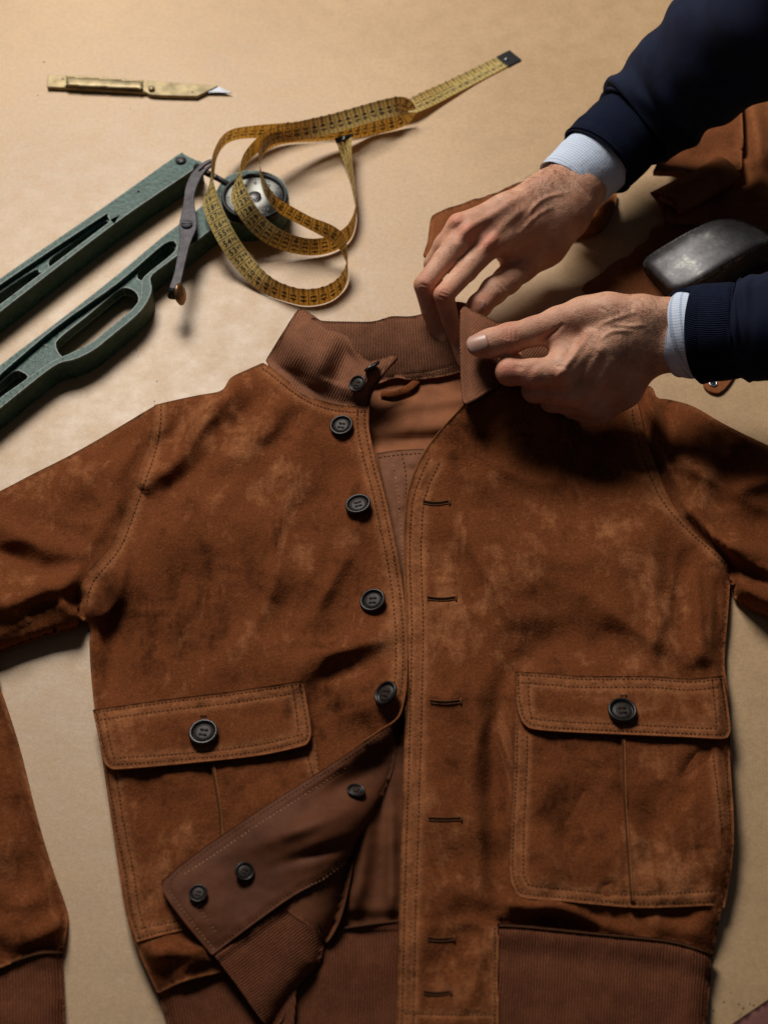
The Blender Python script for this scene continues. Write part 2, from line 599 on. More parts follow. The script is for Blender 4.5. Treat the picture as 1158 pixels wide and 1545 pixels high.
M['slit'] = simple('slit_shadow_cloth', (0.012, 0.006, 0.004), 1.0, spec=0.0)
M['buttonhole_thread'] = simple('buttonhole_thread', (0.13, 0.052, 0.024), 0.95, spec=0.02)
M['thread'] = simple('brown_thread', (0.070, 0.028, 0.0125), 0.9, spec=0.05)
M['thread_pale'] = simple('pale_thread', (0.30, 0.16, 0.08), 0.8, spec=0.2)
M['horn'] = simple('dark_horn', (0.010, 0.007, 0.006), 0.30, spec=0.45, nscale=160, namt=0.6)
M['horn_matt'] = simple('matt_dark_horn', (0.0095, 0.0065, 0.0055), 0.36, spec=0.32, nscale=160, namt=0.6)
M['horn_mid'] = simple('horn_centre', (0.024, 0.017, 0.014), 0.5, spec=0.22, nscale=220, namt=0.5)
M['navy'] = leather('navy_cotton', (0.0120, 0.0160, 0.037), (0.0062, 0.0085, 0.0205), 0.9, 0.12, 900, 0.35)
M['navy_knit'] = knit('navy_rib', (0.0095, 0.0130, 0.031), (0.0050, 0.0072, 0.018), depth=0.0009, spec=0.08)
M['brass'] = simple('worn_brass', (0.225, 0.172, 0.090), 0.50, 0.60, nscale=90, namt=0.4, bst=0.06)
M['steel'] = simple('blade_steel', (0.30, 0.32, 0.35), 0.30, 0.9, nscale=120, namt=0.25)
M['dark_iron'] = simple('dark_iron', (0.040, 0.036, 0.038), 0.42, 0.6, nscale=140, namt=0.5, bst=0.12)
M['black'] = simple('black_enamel', (0.008, 0.008, 0.009), 0.5, spec=0.25)
M['lever'] = simple('grey_lever', (0.062, 0.054, 0.060), 0.62, 0.25, spec=0.3, nscale=150, namt=0.45, bst=0.1)
M['ink'] = simple('tape_ink', (0.012, 0.010, 0.008), 0.6)
M['bronze'] = simple('bronze_knob', (0.20, 0.11, 0.05), 0.35, 0.8, nscale=100, namt=0.4)

def table_mat():
    m, nt, bs = new_mat('hardboard'); v = objvec(nt)
    big = noise(nt, v, 3.2, 4, 0.5); mid = noise(nt, v, 40, 5, 0.65); fin = noise(nt, v, 520, 4, 0.75)
    c = ramp(nt, big, [(0.35, (0.40, 0.248, 0.118)), (0.65, (0.47, 0.302, 0.150))])
    c = mix(nt, 0.5, c, ramp(nt, mid, [(0.3, (0.86, 0.86, 0.86)), (0.7, (1.1, 1.1, 1.1))]), 'MULTIPLY')
    c = mix(nt, 0.75, c, ramp(nt, fin, [(0.3, (0.78, 0.77, 0.75)), (0.7, (1.2, 1.2, 1.22))]), 'MULTIPLY')
    fb = noise(nt, v, 210, 3, 0.7)
    c = mix(nt, 0.7, c, ramp(nt, fb, [(0.3, (0.86, 0.85, 0.83)), (0.7, (1.12, 1.12, 1.13))]), 'MULTIPLY')
    # scratches and specks of wear in the varnish
    mp = N(nt, 'ShaderNodeMapping'); mp.inputs['Scale'].default_value = (8, 130, 1)
    mp.inputs['Rotation'].default_value = (0, 0, 0.22); nt.links.new(v, mp.inputs['Vector'])
    s1 = noise(nt, mp.outputs[0], 1.6, 3, 0.6)
    sm = ramp(nt, s1, [(0.745, (0, 0, 0)), (0.775, (1, 1, 1))])
    vo = N(nt, 'ShaderNodeTexVoronoi'); vo.inputs['Scale'].default_value = 42; vo.inputs['Randomness'].default_value = 1
    nt.links.new(v, vo.inputs['Vector'])
    sp = ramp(nt, vo.outputs['Distance'], [(0.035, (1, 1, 1)), (0.06, (0, 0, 0))])
    gate = ramp(nt, noise(nt, v, 9, 2), [(0.58, (0, 0, 0)), (0.66, (1, 1, 1))])
    sp = mix(nt, 1.0, sp, gate, 'MULTIPLY')
    c = mix(nt, mix(nt, 1.0, sm, (0.35, 0.35, 0.35), 'MULTIPLY'), c, (0.20, 0.12, 0.05))
    c = mix(nt, mix(nt, 1.0, sp, (0.55, 0.55, 0.55), 'MULTIPLY'), c, (0.10, 0.06, 0.03))
    nt.links.new(c, bs.inputs['Base Color'])
    rr = ramp(nt, mid, [(0.3, (0.46, 0.46, 0.46)), (0.7, (0.58, 0.58, 0.58))])
    nt.links.new(rr, bs.inputs['Roughness'])
    bs.inputs['Specular IOR Level'].default_value = 0.75
    b1 = bump(nt, bs, fin, 0.12, 0.0006)
    bump(nt, bs, mid, 0.10, 0.003, b1)
    return m
M['table'] = table_mat()

def green_mat():
    m, nt, bs = new_mat('hammered_green_paint'); v = objvec(nt)
    f = noise(nt, v, 230, 2, 0.5); a = noise(nt, v, 55, 5, 0.65); s_ = noise(nt, v, 800, 2, 0.6)
    c = ramp(nt, a, [(0.3, (0.015, 0.050, 0.039)), (0.7, (0.036, 0.090, 0.071))])
    c = mix(nt, 0.42, c, ramp(nt, f, [(0.36, (0.40, 0.42, 0.42)), (0.52, (0.95, 0.95, 0.95)), (0.66, (1.9, 1.85, 1.75))]), 'MULTIPLY')
    c = mix(nt, 0.4, c, ramp(nt, s_, [(0.3, (0.6, 0.6, 0.6)), (0.7, (1.35, 1.35, 1.35))]), 'MULTIPLY')
    bv = N(nt, 'ShaderNodeBevel'); bv.samples = 6; bv.inputs['Radius'].default_value = 0.0030
    ge = N(nt, 'ShaderNodeNewGeometry')
    dp = N(nt, 'ShaderNodeVectorMath'); dp.operation = 'DOT_PRODUCT'
    nt.links.new(bv.outputs[0], dp.inputs[0]); nt.links.new(ge.outputs['Normal'], dp.inputs[1])
    ed = math_n(nt, 'SUBTRACT', 1.0, dp.outputs['Value'])
    ed = math_n(nt, 'MULTIPLY', ed, math_n(nt, 'MULTIPLY_ADD', f, 60, -16))
    ed = ramp(nt, ed, [(0.10, (0, 0, 0)), (0.55, (0.8, 0.8, 0.8))])
    c = mix(nt, ed, c, (0.27, 0.285, 0.255))
    rust = ramp(nt, noise(nt, v, 120, 4, 0.6), [(0.68, (0, 0, 0)), (0.74, (0.8, 0.8, 0.8))])
    c = mix(nt, rust, c, (0.045, 0.026, 0.018))
    nt.links.new(c, bs.inputs['Base Color'])
    bs.inputs['Roughness'].default_value = 0.5
    bs.inputs['Specular IOR Level'].default_value = 0.28
    bump(nt, bs, f, 0.6, 0.0016)
    return m
M['green'] = green_mat()
# ------------------------------------------------------------------ the work table
def build_table():
    n = 2
    V = [(-1.6, -1.2, 0), (1.6, -1.2, 0), (1.6, 1.9, 0), (-1.6, 1.9, 0),
         (-1.6, -1.2, -0.03), (1.6, -1.2, -0.03), (1.6, 1.9, -0.03), (-1.6, 1.9, -0.03)]
    F = [(0, 1, 2, 3), (7, 6, 5, 4), (0, 4, 5, 1), (1, 5, 6, 2), (2, 6, 7, 3), (3, 7, 4, 0)]
    t = mk('table', V, F, M['table'], smooth_sh=False)
    tag(t, 'tan hardboard work table top with scratches and specks', 'table', kind='structure')
build_table()
# ------------------------------------------------------------------ printed digits
dig = {}
for ch in '0123456789':
    cu = bpy.data.curves.new('digit', 'FONT'); cu.body = ch; cu.resolution_u = 2; cu.size = 1.0; cu.offset = 0.018
    ob = bpy.data.objects.new('digit', cu); COL.objects.link(ob)
    me = bpy.data.meshes.new_from_object(ob)
    vs = np.array([v.co[:2] for v in me.vertices]); fs = [tuple(p.vertices) for p in me.polygons]
    dig[ch] = (vs, fs); bpy.data.objects.remove(ob); bpy.data.meshes.remove(me); bpy.data.curves.remove(cu)

# ------------------------------------------------------------------ brass craft knife
def kpx(x, y, z=0.0):
    """metres per layout pixel at a spot"""
    return float(np.linalg.norm(P(x, y, z) - CAM) / FPX)

KN = empty('craft_knife', 'brass folding craft knife with a small steel blade at the far edge of the table', 'knife')
extrude('handle', [(72, 113), (72, 113), (216, 121), (329, 129), (329, 129), (324, 132), (297, 145), (297, 145), (232, 143), (222, 139), (222, 139), (100, 132), (71, 131), (71, 131)],
        [], 0.0052, 0.0008, M['brass'], KN, bevel=0.0006, step=6)
def knife_grip(X, Y, d):
    return 0.0054 + 0.0042 * np.sqrt(np.clip(1 - (1 - np.clip(d / 6.5, 0, 1)) ** 2, 0, 1))
Panel('grip', [(99, 113.5), (99, 113.5), (160, 117), (217, 121), (217, 121), (217, 138), (217, 138), (208, 136.5), (106, 131.5), (99, 127)], knife_grip, M['brass'], KN, step=2.5, skirt=((0, 0.003),), lip=0)
extrude('blade', [(318, 128.5), (318, 128.5), (329, 130), (350, 140), (350, 140), (330, 139.2), (306, 139), (306, 139)], [], 0.0040, 0.0030, M['steel'], KN, bevel=0.0002, sm=False)
V, F = lathe([(0.0036, 0.0), (0.0036, 0.0022), (0.0030, 0.0032), (0.0004, 0.0036)], 16)
o = mk('rivet', V, F, M['brass'], KN); o.location = P(229, 135.5, 0.0052)
V, F = lathe([(0.0009, 0.0), (0.0009, 0.0004), (0.0001, 0.0005)], 8)
o = mk('pin', V, F, M['dark_iron'], KN); o.location = P(290, 139, 0.0052)
V, F = lathe([(0.0018, 0.0), (0.0016, 0.0004), (0.0001, 0.0005)], 3)
o = mk('maker_mark', V, F, M['dark_iron'], KN); o.location = P(95, 119, 0.0054)

# ------------------------------------------------------------------ green dial gauge with two long arms
GA = empty('dial_gauge', 'green cast iron dial gauge with two long slotted arms lying at the left', 'gauge')
ZT = 0.026
# far arm
extrude('arm', [(264, 236), (275, 231), (275, 231), (299, 243), (299, 243), (297, 252), (171, 339), (0, 471), (-90, 540), (-90, 540), (-90, 488), (-90, 488), (0, 420), (145, 320)],
        [[(-80, 490), (-80, 490), (0, 430), (151, 329), (160, 326), (166, 330), (161, 338), (150, 346), (0, 459), (-80, 520), (-80, 520)]], ZT, 0.0, M['green'], GA, bevel=0.0010, step=7)
extrude('arm_web', [(-84, 486), (-84, 486), (0, 427), (151, 326), (168, 326), (170, 338), (152, 356), (0, 468), (-84, 530), (-84, 530)],
        [[(80, 388), (152, 337), (162, 334), (166, 338), (161, 346), (152, 353), (88, 402), (78, 405), (75, 398)], [(52, 408), (58, 411), (56, 423), (-60, 511), (-72, 513), (-70, 496), (0, 442)]], 0.0205, 0.010, M['green'], GA, bevel=0.001, step=6)
# near arm with the hand hole and the round head
near = [(-90, 625), (-90, 625), (0, 551), (83, 488), (171, 419), (234, 366), (271, 337), (299, 315), (312, 302), (325, 290), (332, 277), (345, 264), (370, 257), (400, 259), (424, 270), (435, 288), (433, 308),
        (420, 325), (395, 335), (365, 337), (344, 334), (326, 341), (299, 362), (262, 390), (234, 411), (227, 420), (229, 440), (212, 470), (171, 505), (142, 528), (114, 542), (88, 549), (57, 571), (0, 617), (-90, 690), (-90, 690)]
extrude('arm', near, [[(-80, 638), (-80, 638), (0, 566), (85, 494), (177, 428), (239, 375), (256, 364), (265, 366), (262, 380), (224, 411), (213, 424), (212, 446), (199, 466), (163, 496), (137, 517), (105, 533), (74, 547),
                        (28, 580), (0, 600), (-80, 665), (-80, 665)]], ZT, 0.0, M['green'], GA, bevel=0.0012, step=7)
extrude('arm_web', [(-84, 632), (-84, 632), (0, 560), (85, 488), (177, 422), (239, 369), (262, 360), (271, 368), (266, 386), (228, 420), (220, 440), (204, 474), (165, 505), (140, 525), (105, 541), (76, 555),
                    (28, 590), (0, 610), (-84, 676), (-84, 676)],
        [[(214, 404), (240, 382), (256, 371), (264, 374), (261, 386), (226, 416), (212, 423), (207, 416)],
         [(176, 440), (190, 434), (204, 440), (209, 452), (199, 474), (177, 496), (140, 525), (106, 541), (94, 538), (86, 526), (88, 512), (130, 478)],
         [(22, 560), (34, 562), (36, 578), (-60, 655), (-72, 658), (-70, 638), (0, 578)]], 0.0200, 0.009, M['green'], GA, bevel=0.0012, step=6)
def screw(x, y, z, r, ang, mat='dark_iron', parent=None):
    V, F = lathe([(r, 0.0), (r, 0.0012), (r * 0.8, 0.0022), (r * 0.05, 0.0026)], 20)
    o = mk('screw', V, F, M[mat], parent or GA); o.location = P(x, y, z)
    s = mk('screw_slot', [(-r * .85, -r * .13, 0.0012), (r * .85, -r * .13, 0.0012), (r * .85, r * .13, 0.0012), (-r * .85, r * .13, 0.0012),
                          (-r * .75, -r * .13, 0.0029), (r * .75, -r * .13, 0.0029), (r * .75, r * .13, 0.0029), (-r * .75, r * .13, 0.0029)],
           [(0, 3, 2, 1), (4, 5, 6, 7), (0, 1, 5, 4), (1, 2, 6, 5), (2, 3, 7, 6), (3, 0, 4, 7)], M['black'], o, smooth_sh=False)
    s.rotation_euler = (0, 0, ang)
    return o
screw(273, 243, ZT, 0.0056, 0.9)
V, F = lathe([(0.0015, 0.0), (0.0012, 0.0006), (0.0001, 0.0008)], 10)
o = mk('oil_hole', V, F, M['black'], GA); o.location = P(209, 289, ZT)
# lever
ZL = 0.034
extrude('lever', [(315, 240), (320, 240), (323, 245), (307, 261), (297, 281), (293, 296), (294, 312), (297, 336), (295, 348), (286, 370), (274, 420), (270, 437), (270, 437), (255, 434), (255, 434), (264, 406), (271, 357), (270, 340),
                  (273, 324), (277, 303), (280, 282), (288, 263), (303, 247)], [[(317, 243.5), (318.5, 245), (302, 258), (300, 256.5)]], ZL + 0.003, ZL, M['lever'], GA, bevel=0.0006, step=4)
screw(282, 339, ZL + 0.003, 0.0058, 0.05, 'lever')
V, F = lathe([(0.005, 0.0), (0.005, ZL - ZT)], 14)
o = mk('lever_post', V, F, M['dark_iron'], GA); o.location = P(282, 339, ZL); o.location[2] = ZT
ge = P(262, 436, ZL + 0.002)
V, F = sweep([ge + np.array([0, 0, 0.0]), ge + np.array([-0.002, -0.003, -0.010])], [(0.0045, 0.002), (0.0045, 0.002)], 8, upv=(0, 1, 0))
mk('lever_stop', V, F, M['black'], GA)
V, F = lathe([(0.0025, -0.012), (0.0025, -0.003), (0.0085, -0.002), (0.0108, 0.0), (0.0108, 0.0016), (0.008, 0.0036), (0.001, 0.0046)], 24)
o = mk('knob', V, F, M['bronze'], GA); place(o, P(271, 444, ZL - 0.003), (0.93, -0.10, 0.26))
# link rod from the far arm to the head
q = P([296, 312, 330, 352], [252, 261, 270, 283], [0.026, 0.027, 0.027, 0.026])
V, F = sweep(q, [0.0045, 0.0034, 0.003, 0.003], 10)
mk('link_rod', V, F, M['dark_iron'], GA)
# dial
dc = P(384, 296, 0.036); k = kpx(384, 296, 0.036); RD = 49.0 * k
V, F = lathe([(RD * 0.93, -0.011), (RD * 0.98, -0.009), (RD, -0.002), (RD * 0.985, 0.0006), (RD * 0.95, 0.0014), (RD * 0.90, 0.0006), (RD * 0.87, -0.0012), (RD * 0.85, -0.0022)], 48, True)
dial = mk('dial', V, F, M['black'], GA); dial.location = dc
def dial_face():
    m, nt, bs = new_mat('dial_face'); v = objvec(nt)
    a = noise(nt, v, 70, 4, 0.6)
    nt.links.new(ramp(nt, a, [(0.3, (0.62, 0.63, 0.57)), (0.65, (0.80, 0.80, 0.73))]), bs.inputs['Base Color'])
    bs.inputs['Roughness'].default_value = 0.8
    bs.inputs['Specular IOR Level'].default_value = 0.1
    return m
V, F = lathe([(RD * 0.86, -0.0018), (RD * 0.02, -0.0016)], 48); face = mk('dial_face', V, F, dial_face(), dial)
parts = []
for kk in range(60):
    a = 2 * math.pi * kk / 60; r0 = 0.80 if kk % 5 else 0.74; w = 0.00016 if kk % 5 else 0.0003
    c, s = math.cos(a), math.sin(a)
    v = [(RD * r0 * c - s * w, RD * r0 * s + c * w, -0.00148), (RD * r0 * c + s * w, RD * r0 * s - c * w, -0.00148), (RD * 0.84 * c + s * w, RD * 0.84 * s - c * w, -0.00148), (RD * 0.84 * c - s * w, RD * 0.84 * s + c * w, -0.00148)]
    parts.append((v, [(0, 1, 2, 3)]))
mk('dial_scale', *join_geo(parts), M['ink'], dial, smooth_sh=False)
parts = []
for kk in range(10):
    a = math.pi / 2 - 2 * math.pi * kk / 10; x = 0.0
    for ch in str(kk * 10):
        vs, fs = dig[ch]
        gx = (x + vs[:, 0]) * 0.0062 - 0.29 * len(str(kk * 10)) * 0.0062; gy = (vs[:, 1] - 0.35) * 0.0062; x += 0.58
        parts.append((np.stack([RD * 0.62 * math.cos(a) + gx, RD * 0.62 * math.sin(a) + gy, np.full(len(vs), -0.00135)], 1), fs))
mk('dial_numbers', *join_geo(parts), M['ink'], dial, smooth_sh=False)
V, F = lathe([(RD * 0.20, -0.0016), (RD * 0.20, 0.0006), (RD * 0.12, 0.0016), (RD * 0.02, 0.0018)], 20); mk('needle_hub', V, F, M['dark_iron'], dial)
mk('needle', [(-0.0006, -0.002, 0.0), (0.0006, -0.002, 0.0), (0.0002, RD * 0.72, -0.0004), (-0.0002, RD * 0.72, -0.0004), (-0.0006, -0.002, -0.0005), (0.0006, -0.002, -0.0005), (0.0002, RD * 0.72, -0.0009), (-0.0002, RD * 0.72, -0.0009)],
   [(0, 1, 2, 3), (7, 6, 5, 4), (0, 4, 5, 1), (1, 5, 6, 2), (2, 6, 7, 3), (3, 7, 4, 0)], M['black'], dial, smooth_sh=False).rotation_euler = (0, 0, 2.3)
gm, nt, bs = new_mat('dial_glass')
tb = N(nt, 'ShaderNodeBsdfTransparent'); gb = N(nt, 'ShaderNodeBsdfGlossy'); gb.inputs['Roughness'].default_value = 0.12
mx = N(nt, 'ShaderNodeMixShader'); mx.inputs[0].default_value = 0.008
nt.links.new(tb.outputs[0], mx.inputs[1]); nt.links.new(gb.outputs[0], mx.inputs[2])
nt.links.new(mx.outputs[0], nt.nodes['Material Output'].inputs['Surface'])
V, F = lathe([(RD * 0.88, 0.0010), (RD * 0.6, 0.0022), (RD * 0.02, 0.0026)], 32, False)
mk('dial_glass', V, F, gm, dial)

# ------------------------------------------------------------------ tailor's tape measure
TM = empty('tape_measure', 'yellow tailor tape measure in loose loops over the gauge dial', 'tape measure')
def tape_mat():
    m, nt, bs = new_mat('tape_yellow'); v = objvec(nt)
    a = noise(nt, v, 60, 4, 0.6)
    c = ramp(nt, a, [(0.3, (0.58, 0.43, 0.13)), (0.7, (0.68, 0.52, 0.19))])
    uv = N(nt, 'ShaderNodeUVMap'); uv.uv_map = 'UVMap'
    sp = N(nt, 'ShaderNodeSeparateXYZ'); nt.links.new(uv.outputs[0], sp.inputs[0])
    def line(period, width, vlo, vhi):
        f = math_n(nt, 'FRACT', math_n(nt, 'MULTIPLY', sp.outputs[0], 1.0 / period))
        on = math_n(nt, 'LESS_THAN', f, width / period)
        return math_n(nt, 'MULTIPLY', on, math_n(nt, 'MULTIPLY', math_n(nt, 'GREATER_THAN', sp.outputs[1], vlo), math_n(nt, 'LESS_THAN', sp.outputs[1], vhi)))
    ln = math_n(nt, 'MAXIMUM', line(1.0, 0.075, 0.03, 0.97), math_n(nt, 'MAXIMUM', line(0.5, 0.045, 0.0, 0.30), line(0.1, 0.030, 0.86, 0.985)))
    c = mix(nt, ln, c, (0.03, 0.022, 0.012))
    nt.links.new(c, bs.inputs['Base Color'])
    bs.inputs['Roughness'].default_value = 0.42
    tr = N(nt, 'ShaderNodeBsdfTranslucent')
    c2 = mix(nt, 1.0, c, (0.95, 0.55, 0.16), 'MULTIPLY')
    nt.links.new(c2, tr.inputs['Color'])
    ms = N(nt, 'ShaderNodeMixShader'); ms.inputs[0].default_value = 0.36
    nt.links.new(bs.outputs[0], ms.inputs[1]); nt.links.new(tr.outputs[0], ms.inputs[2])
    nt.links.new(ms.outputs[0], nt.nodes['Material Output'].inputs['Surface'])
    return m
M['tape'] = tape_mat()
TP = [  # x, y, z of the middle of the ribbon, and the direction across it
    (777, 83, .0015, .35, 1, 0), (720, 112, .0020, .35, 1, 0), (670, 137, .0060, .35, 1, 0), (630, 156, .011, .35, 1, .1), (600, 168, .010, .3, .9, .2),
    (540, 186, .013, .3, .7, .5), (470, 196, .012, .1, .5, .8), (420, 198, .016, 0, .1, 1), (378, 199, .026, 0, -.25, 1), (345, 206, .034, .15, -.2, 1),
    (327, 228, .040, .1, 0, 1), (320, 262, .045, -.05, 0, 1), (316, 300, .046, .75, .2, .6), (338, 352, .034, .85, .4, .4), (365, 393, .018, .6, .6, .55), (395, 425, .0115, .2, .5, .8),
    (430, 443, .0095, 0, .25, 1), (462, 450, .0095, 0, .25, 1), (495, 444, .0095, -.1, .2, 1), (517, 425, .011, -.1, .1, 1), (524, 398, .016, 0, 0, 1),
    (516, 368, .026, .15, .05, 1), (500, 352, .032, .2, .1, 1), (470, 338, .034, .1, -.1, 1), (440, 322, .042, .1, -.1, 1), (415, 306, .050, .1, -.1, 1), (398, 280, .054, .1, 0, 1),
    (391, 252, .052, 0, 0, 1), (393, 228, .046, 0, 0, 1), (410, 212, .040, 0, -.1, 1), (440, 205, .034, 0, -.1, 1), (480, 203, .024, 0, -.1, 1), (520, 200, .018, 0, -.1, 1),
    (560, 193, .0105, 0, .1, 1), (590, 186, .0105, 0, .1, 1), (608, 178, .0125, 0, .2, 1), (615, 168, .018, .05, .4, .9), (607, 160, .025, .1, .7, .7), (585, 163, .030, .1, .82, .55),
    (545, 174, .034, .1, .85, .5), (500, 187, .038, .1, .82, .55), (450, 198, .043, .05, .5, .85), (415, 204, .045, .05, .2, .95), (385, 222, .050, .05, 0, 1),
    (364, 250, .054, .1, 0, 1), (357, 280, .055, .6, .1, .75), (369, 312, .049, .85, .4, .4), (393, 343, .032, .6, .6, .55), (425, 363, .019, .2, .4, .85), (465, 373, .012, 0, .25, 1),
    (500, 368, .011, -.1, .2, 1), (527, 350, .011, -.1, .1, 1), (537, 318, .012, 0, 0, 1), (534, 285, .013, .1, 0, 1), (527, 248, .015, .25, .1, .95), (521, 220, .018, .6, .3, .75), (519, 205, .021, .8, .4, .4)]
def build_tape():
    raw = np.array([[*P(p[0], p[1], p[2]), *p[3:]] for p in TP])
    sm = []
    n = len(raw)
    for i in range(n - 1):
        p0, p1, p2, p3 = raw[max(i - 1, 0)], raw[i], raw[i + 1], raw[min(i + 2, n - 1)]
        for t in np.linspace(0, 1, 10, endpoint=False):
            sm.append(0.5 * (2 * p1 + (p2 - p0) * t + (2 * p0 - 5 * p1 + 4 * p2 - p3) * t * t + (-p0 + 3 * p1 - 3 * p2 + p3) * t ** 3))
    sm.append(raw[-1]); sm = np.array(sm)
    for _ in range(9):   # relax the line a little so that the ribbon flows
        sm[1:-1] = 0.5 * sm[1:-1] + 0.25 * (sm[:-2] + sm[2:])
    C = sm[:, :3]; Wd = sm[:, 3:]
    T = np.gradient(C, axis=0); T /= np.linalg.norm(T, axis=1)[:, None]
    Wd = Wd - T * np.sum(Wd * T, 1)[:, None]; Wd /= np.linalg.norm(Wd, axis=1)[:, None]
    HW = 0.0098
    low = C[:, 2] - HW * np.abs(Wd[:, 2])
    C[:, 2] += np.maximum(0.0007 - low, 0)
    s = np.concatenate([[0], np.cumsum(np.linalg.norm(np.diff(C, axis=0), axis=1))]) * 100
    Nn = np.cross(T, Wd)
    V = []; uv = []; F = []
    rows = 5
    for i in range(len(C)):
        for j in range(rows):
            f = j / (rows - 1)
            V.append(C[i] + Wd[i] * HW * (2 * f - 1) + Nn[i] * 0.0006 * (1 - (2 * f - 1) ** 2)); uv.append((s[i], f))
    for i in range(len(C) - 1):
        for j in range(rows - 1):
            a = i * rows + j
            F.append((a, a + rows, a + rows + 1, a + 1))
    mk('ribbon', V, F, M['tape'], TM, np.array(uv))
    def at(ss, v, side):
        c = np.array([np.interp(ss, s, C[:, k]) for k in range(3)]).T
        w = np.array([np.interp(ss, s, Wd[:, k]) for k in range(3)]).T
        nn = np.array([np.interp(ss, s, Nn[:, k]) for k in range(3)]).T
        return c + w * (HW * v)[:, None] + nn * (0.0006 * (1 - v ** 2) + side * 0.00016)[:, None]
    def s_at(x, y):
        q = np.array([p[:2] for p in TP])
        i = int(np.argmin(np.hypot(q[:, 0] - x, q[:, 1] - y)))
        return s[min(i * 10, len(s) - 1)], i
    zones = [(0, 7, 1, 1), (7, 21, 75, -1), (21, 36, 96, -1), (36, 43, 51, -1), (43, 56, 119, 1)]
    PV = []; PF = []
    for a, b, n0, st_ in zones:
        s0, s1 = s[a * 10], s[min(b * 10, len(s) - 1)]
        c0 = math.ceil(s0)
        for kk, cm in enumerate(range(c0, int(s1))):
            num = max(1, n0 + st_ * kk)
            for side in (-1, 1):
                for txt, size, v0 in ((str(num), 0.86, -0.62 if num < 100 else -0.78), (str(150 - num if num < 150 else 1), 0.48, 0.32)):
                    x = 0.0
                    for ch in txt:
                        vs, fs = dig[ch]
                        # reading direction runs across the ribbon, glyph height along it
                        gx = x + vs[:, 0] * size * 0.92; gy = vs[:, 1] * size
                        x += 0.58 * size * 0.92
                        vv = v0 + gx / (HW * 100) if side > 0 else v0 + (len(txt) * 0.58 * size * 0.92 - gx) / (HW * 100)
                        ss = cm + 0.5 + (0.36 * size - gy) * 1.0
                        pts = at(ss, vv, side)
                        bb = len(PV); PV += list(pts); PF += [tuple(i + bb for i in f) for f in fs]
    pr = mk('printed_numbers', PV, PF, M['ink'], TM, smooth_sh=False); pr['kind'] = 'stuff'
    # metal ends
    for i0, i1, nm in ((0, 4, 'metal_end'), (len(C) - 6, len(C) - 1, 'metal_end')):
        Vv = []; Ff = []
        idx = np.linspace(i0, i1, 6).astype(int)
        for i in idx:
            for sgn, off in ((-1, 0.0009), (1, 0.0009), (1, -0.0007), (-1, -0.0007)):
                Vv.append(C[i] + Wd[i] * sgn * (HW + 0.0006) + Nn[i] * off + Nn[i] * 0.0003)
        for a in range(5):
            for b in range(4):
                c = (b + 1) % 4
                Ff.append((a * 4 + b, a * 4 + c, a * 4 + 4 + c, a * 4 + 4 + b))
        Ff += [(3, 2, 1, 0), (20, 21, 22, 23)]
        e = mk(nm, Vv, Ff, M['black'], TM, smooth_sh=False)
        V, F = lathe([(0.0020, 0), (0.0018, 0.0008), (0.0008, 0.0010), (0.0001, 0.0006)], 12)
        r = mk('rivet', V, F, M['steel'], e); i = idx[4] if i0 == 0 else idx[1]
        sg = 1 if Nn[i][2] > 0 else -1
        place(r, C[i] + Nn[i] * sg * 0.001, Nn[i] * sg)
build_tape()
# ------------------------------------------------------------------ the suede jacket
JK = empty('jacket', 'tan suede blouson jacket with ribbed knit collar lying unbuttoned on the table', 'jacket')
STITCH = []          # dark dashes
STITCH_PALE = []

def roll(d, w, ze, T):
    r = np.clip(d / w, 0, 1)
    return ze + (T - ze) * np.sqrt(np.maximum(1 - (1 - r) ** 2, 0))

def relief(X, Y, seed=0, a=1.0):
    return a * (0.0040 * fbm(X, Y, 110, seed, 2) + 0.0014 * fbm(X, Y, 48, seed + 5, 2) + 0.0003 * fbm(X, Y, 19, seed + 9, 2))

def stitch(pan, pts, pitch=6.4, ln=4.9, w=1.35, lift=0.0004, per=5, pale=False, jit=0.35):
    q = resample(smooth([p[:2] for p in pts], per, False), pitch)
    nx = np.gradient(q[:, 0]); ny = np.gradient(q[:, 1]); L = np.hypot(nx, ny) + 1e-9
    nx, ny = nx / L, ny / L
    q = q + RNG.randn(*q.shape) * jit * 0.6
    def at(x, y, dz):
        return P(x, y, pan.zat(x, y) + dz)
    h = ln / 2 * (1 + 0.15 * RNG.randn(len(q)))
    A = at(q[:, 0] - nx * h, q[:, 1] - ny * h, lift - 0.0004)
    B = at(q[:, 0] + nx * h, q[:, 1] + ny * h, lift - 0.0004)
    C = at(q[:, 0], q[:, 1], lift + 0.0005)
    Lf = at(q[:, 0] - ny * w, q[:, 1] + nx * w, lift - 0.0002)
    Rt = at(q[:, 0] + ny * w, q[:, 1] - nx * w, lift - 0.0002)
    for i in range(len(q)):
        (STITCH_PALE if pale else STITCH).append((A[i], B[i], C[i], Lf[i], Rt[i]))

def flush_stitches(lst, name, mat, parent, label=None):
    V = []; F = []
    for s in lst:
        b = len(V); V += list(s)
        F += [(b, b + 3, b + 2), (b, b + 2, b + 4), (b + 1, b + 2, b + 3), (b + 1, b + 4, b + 2)]
    o = mk(name, V, F, mat, parent)
    o['kind'] = 'stuff'
    if label: o['label'] = label
    lst.clear()
    return o

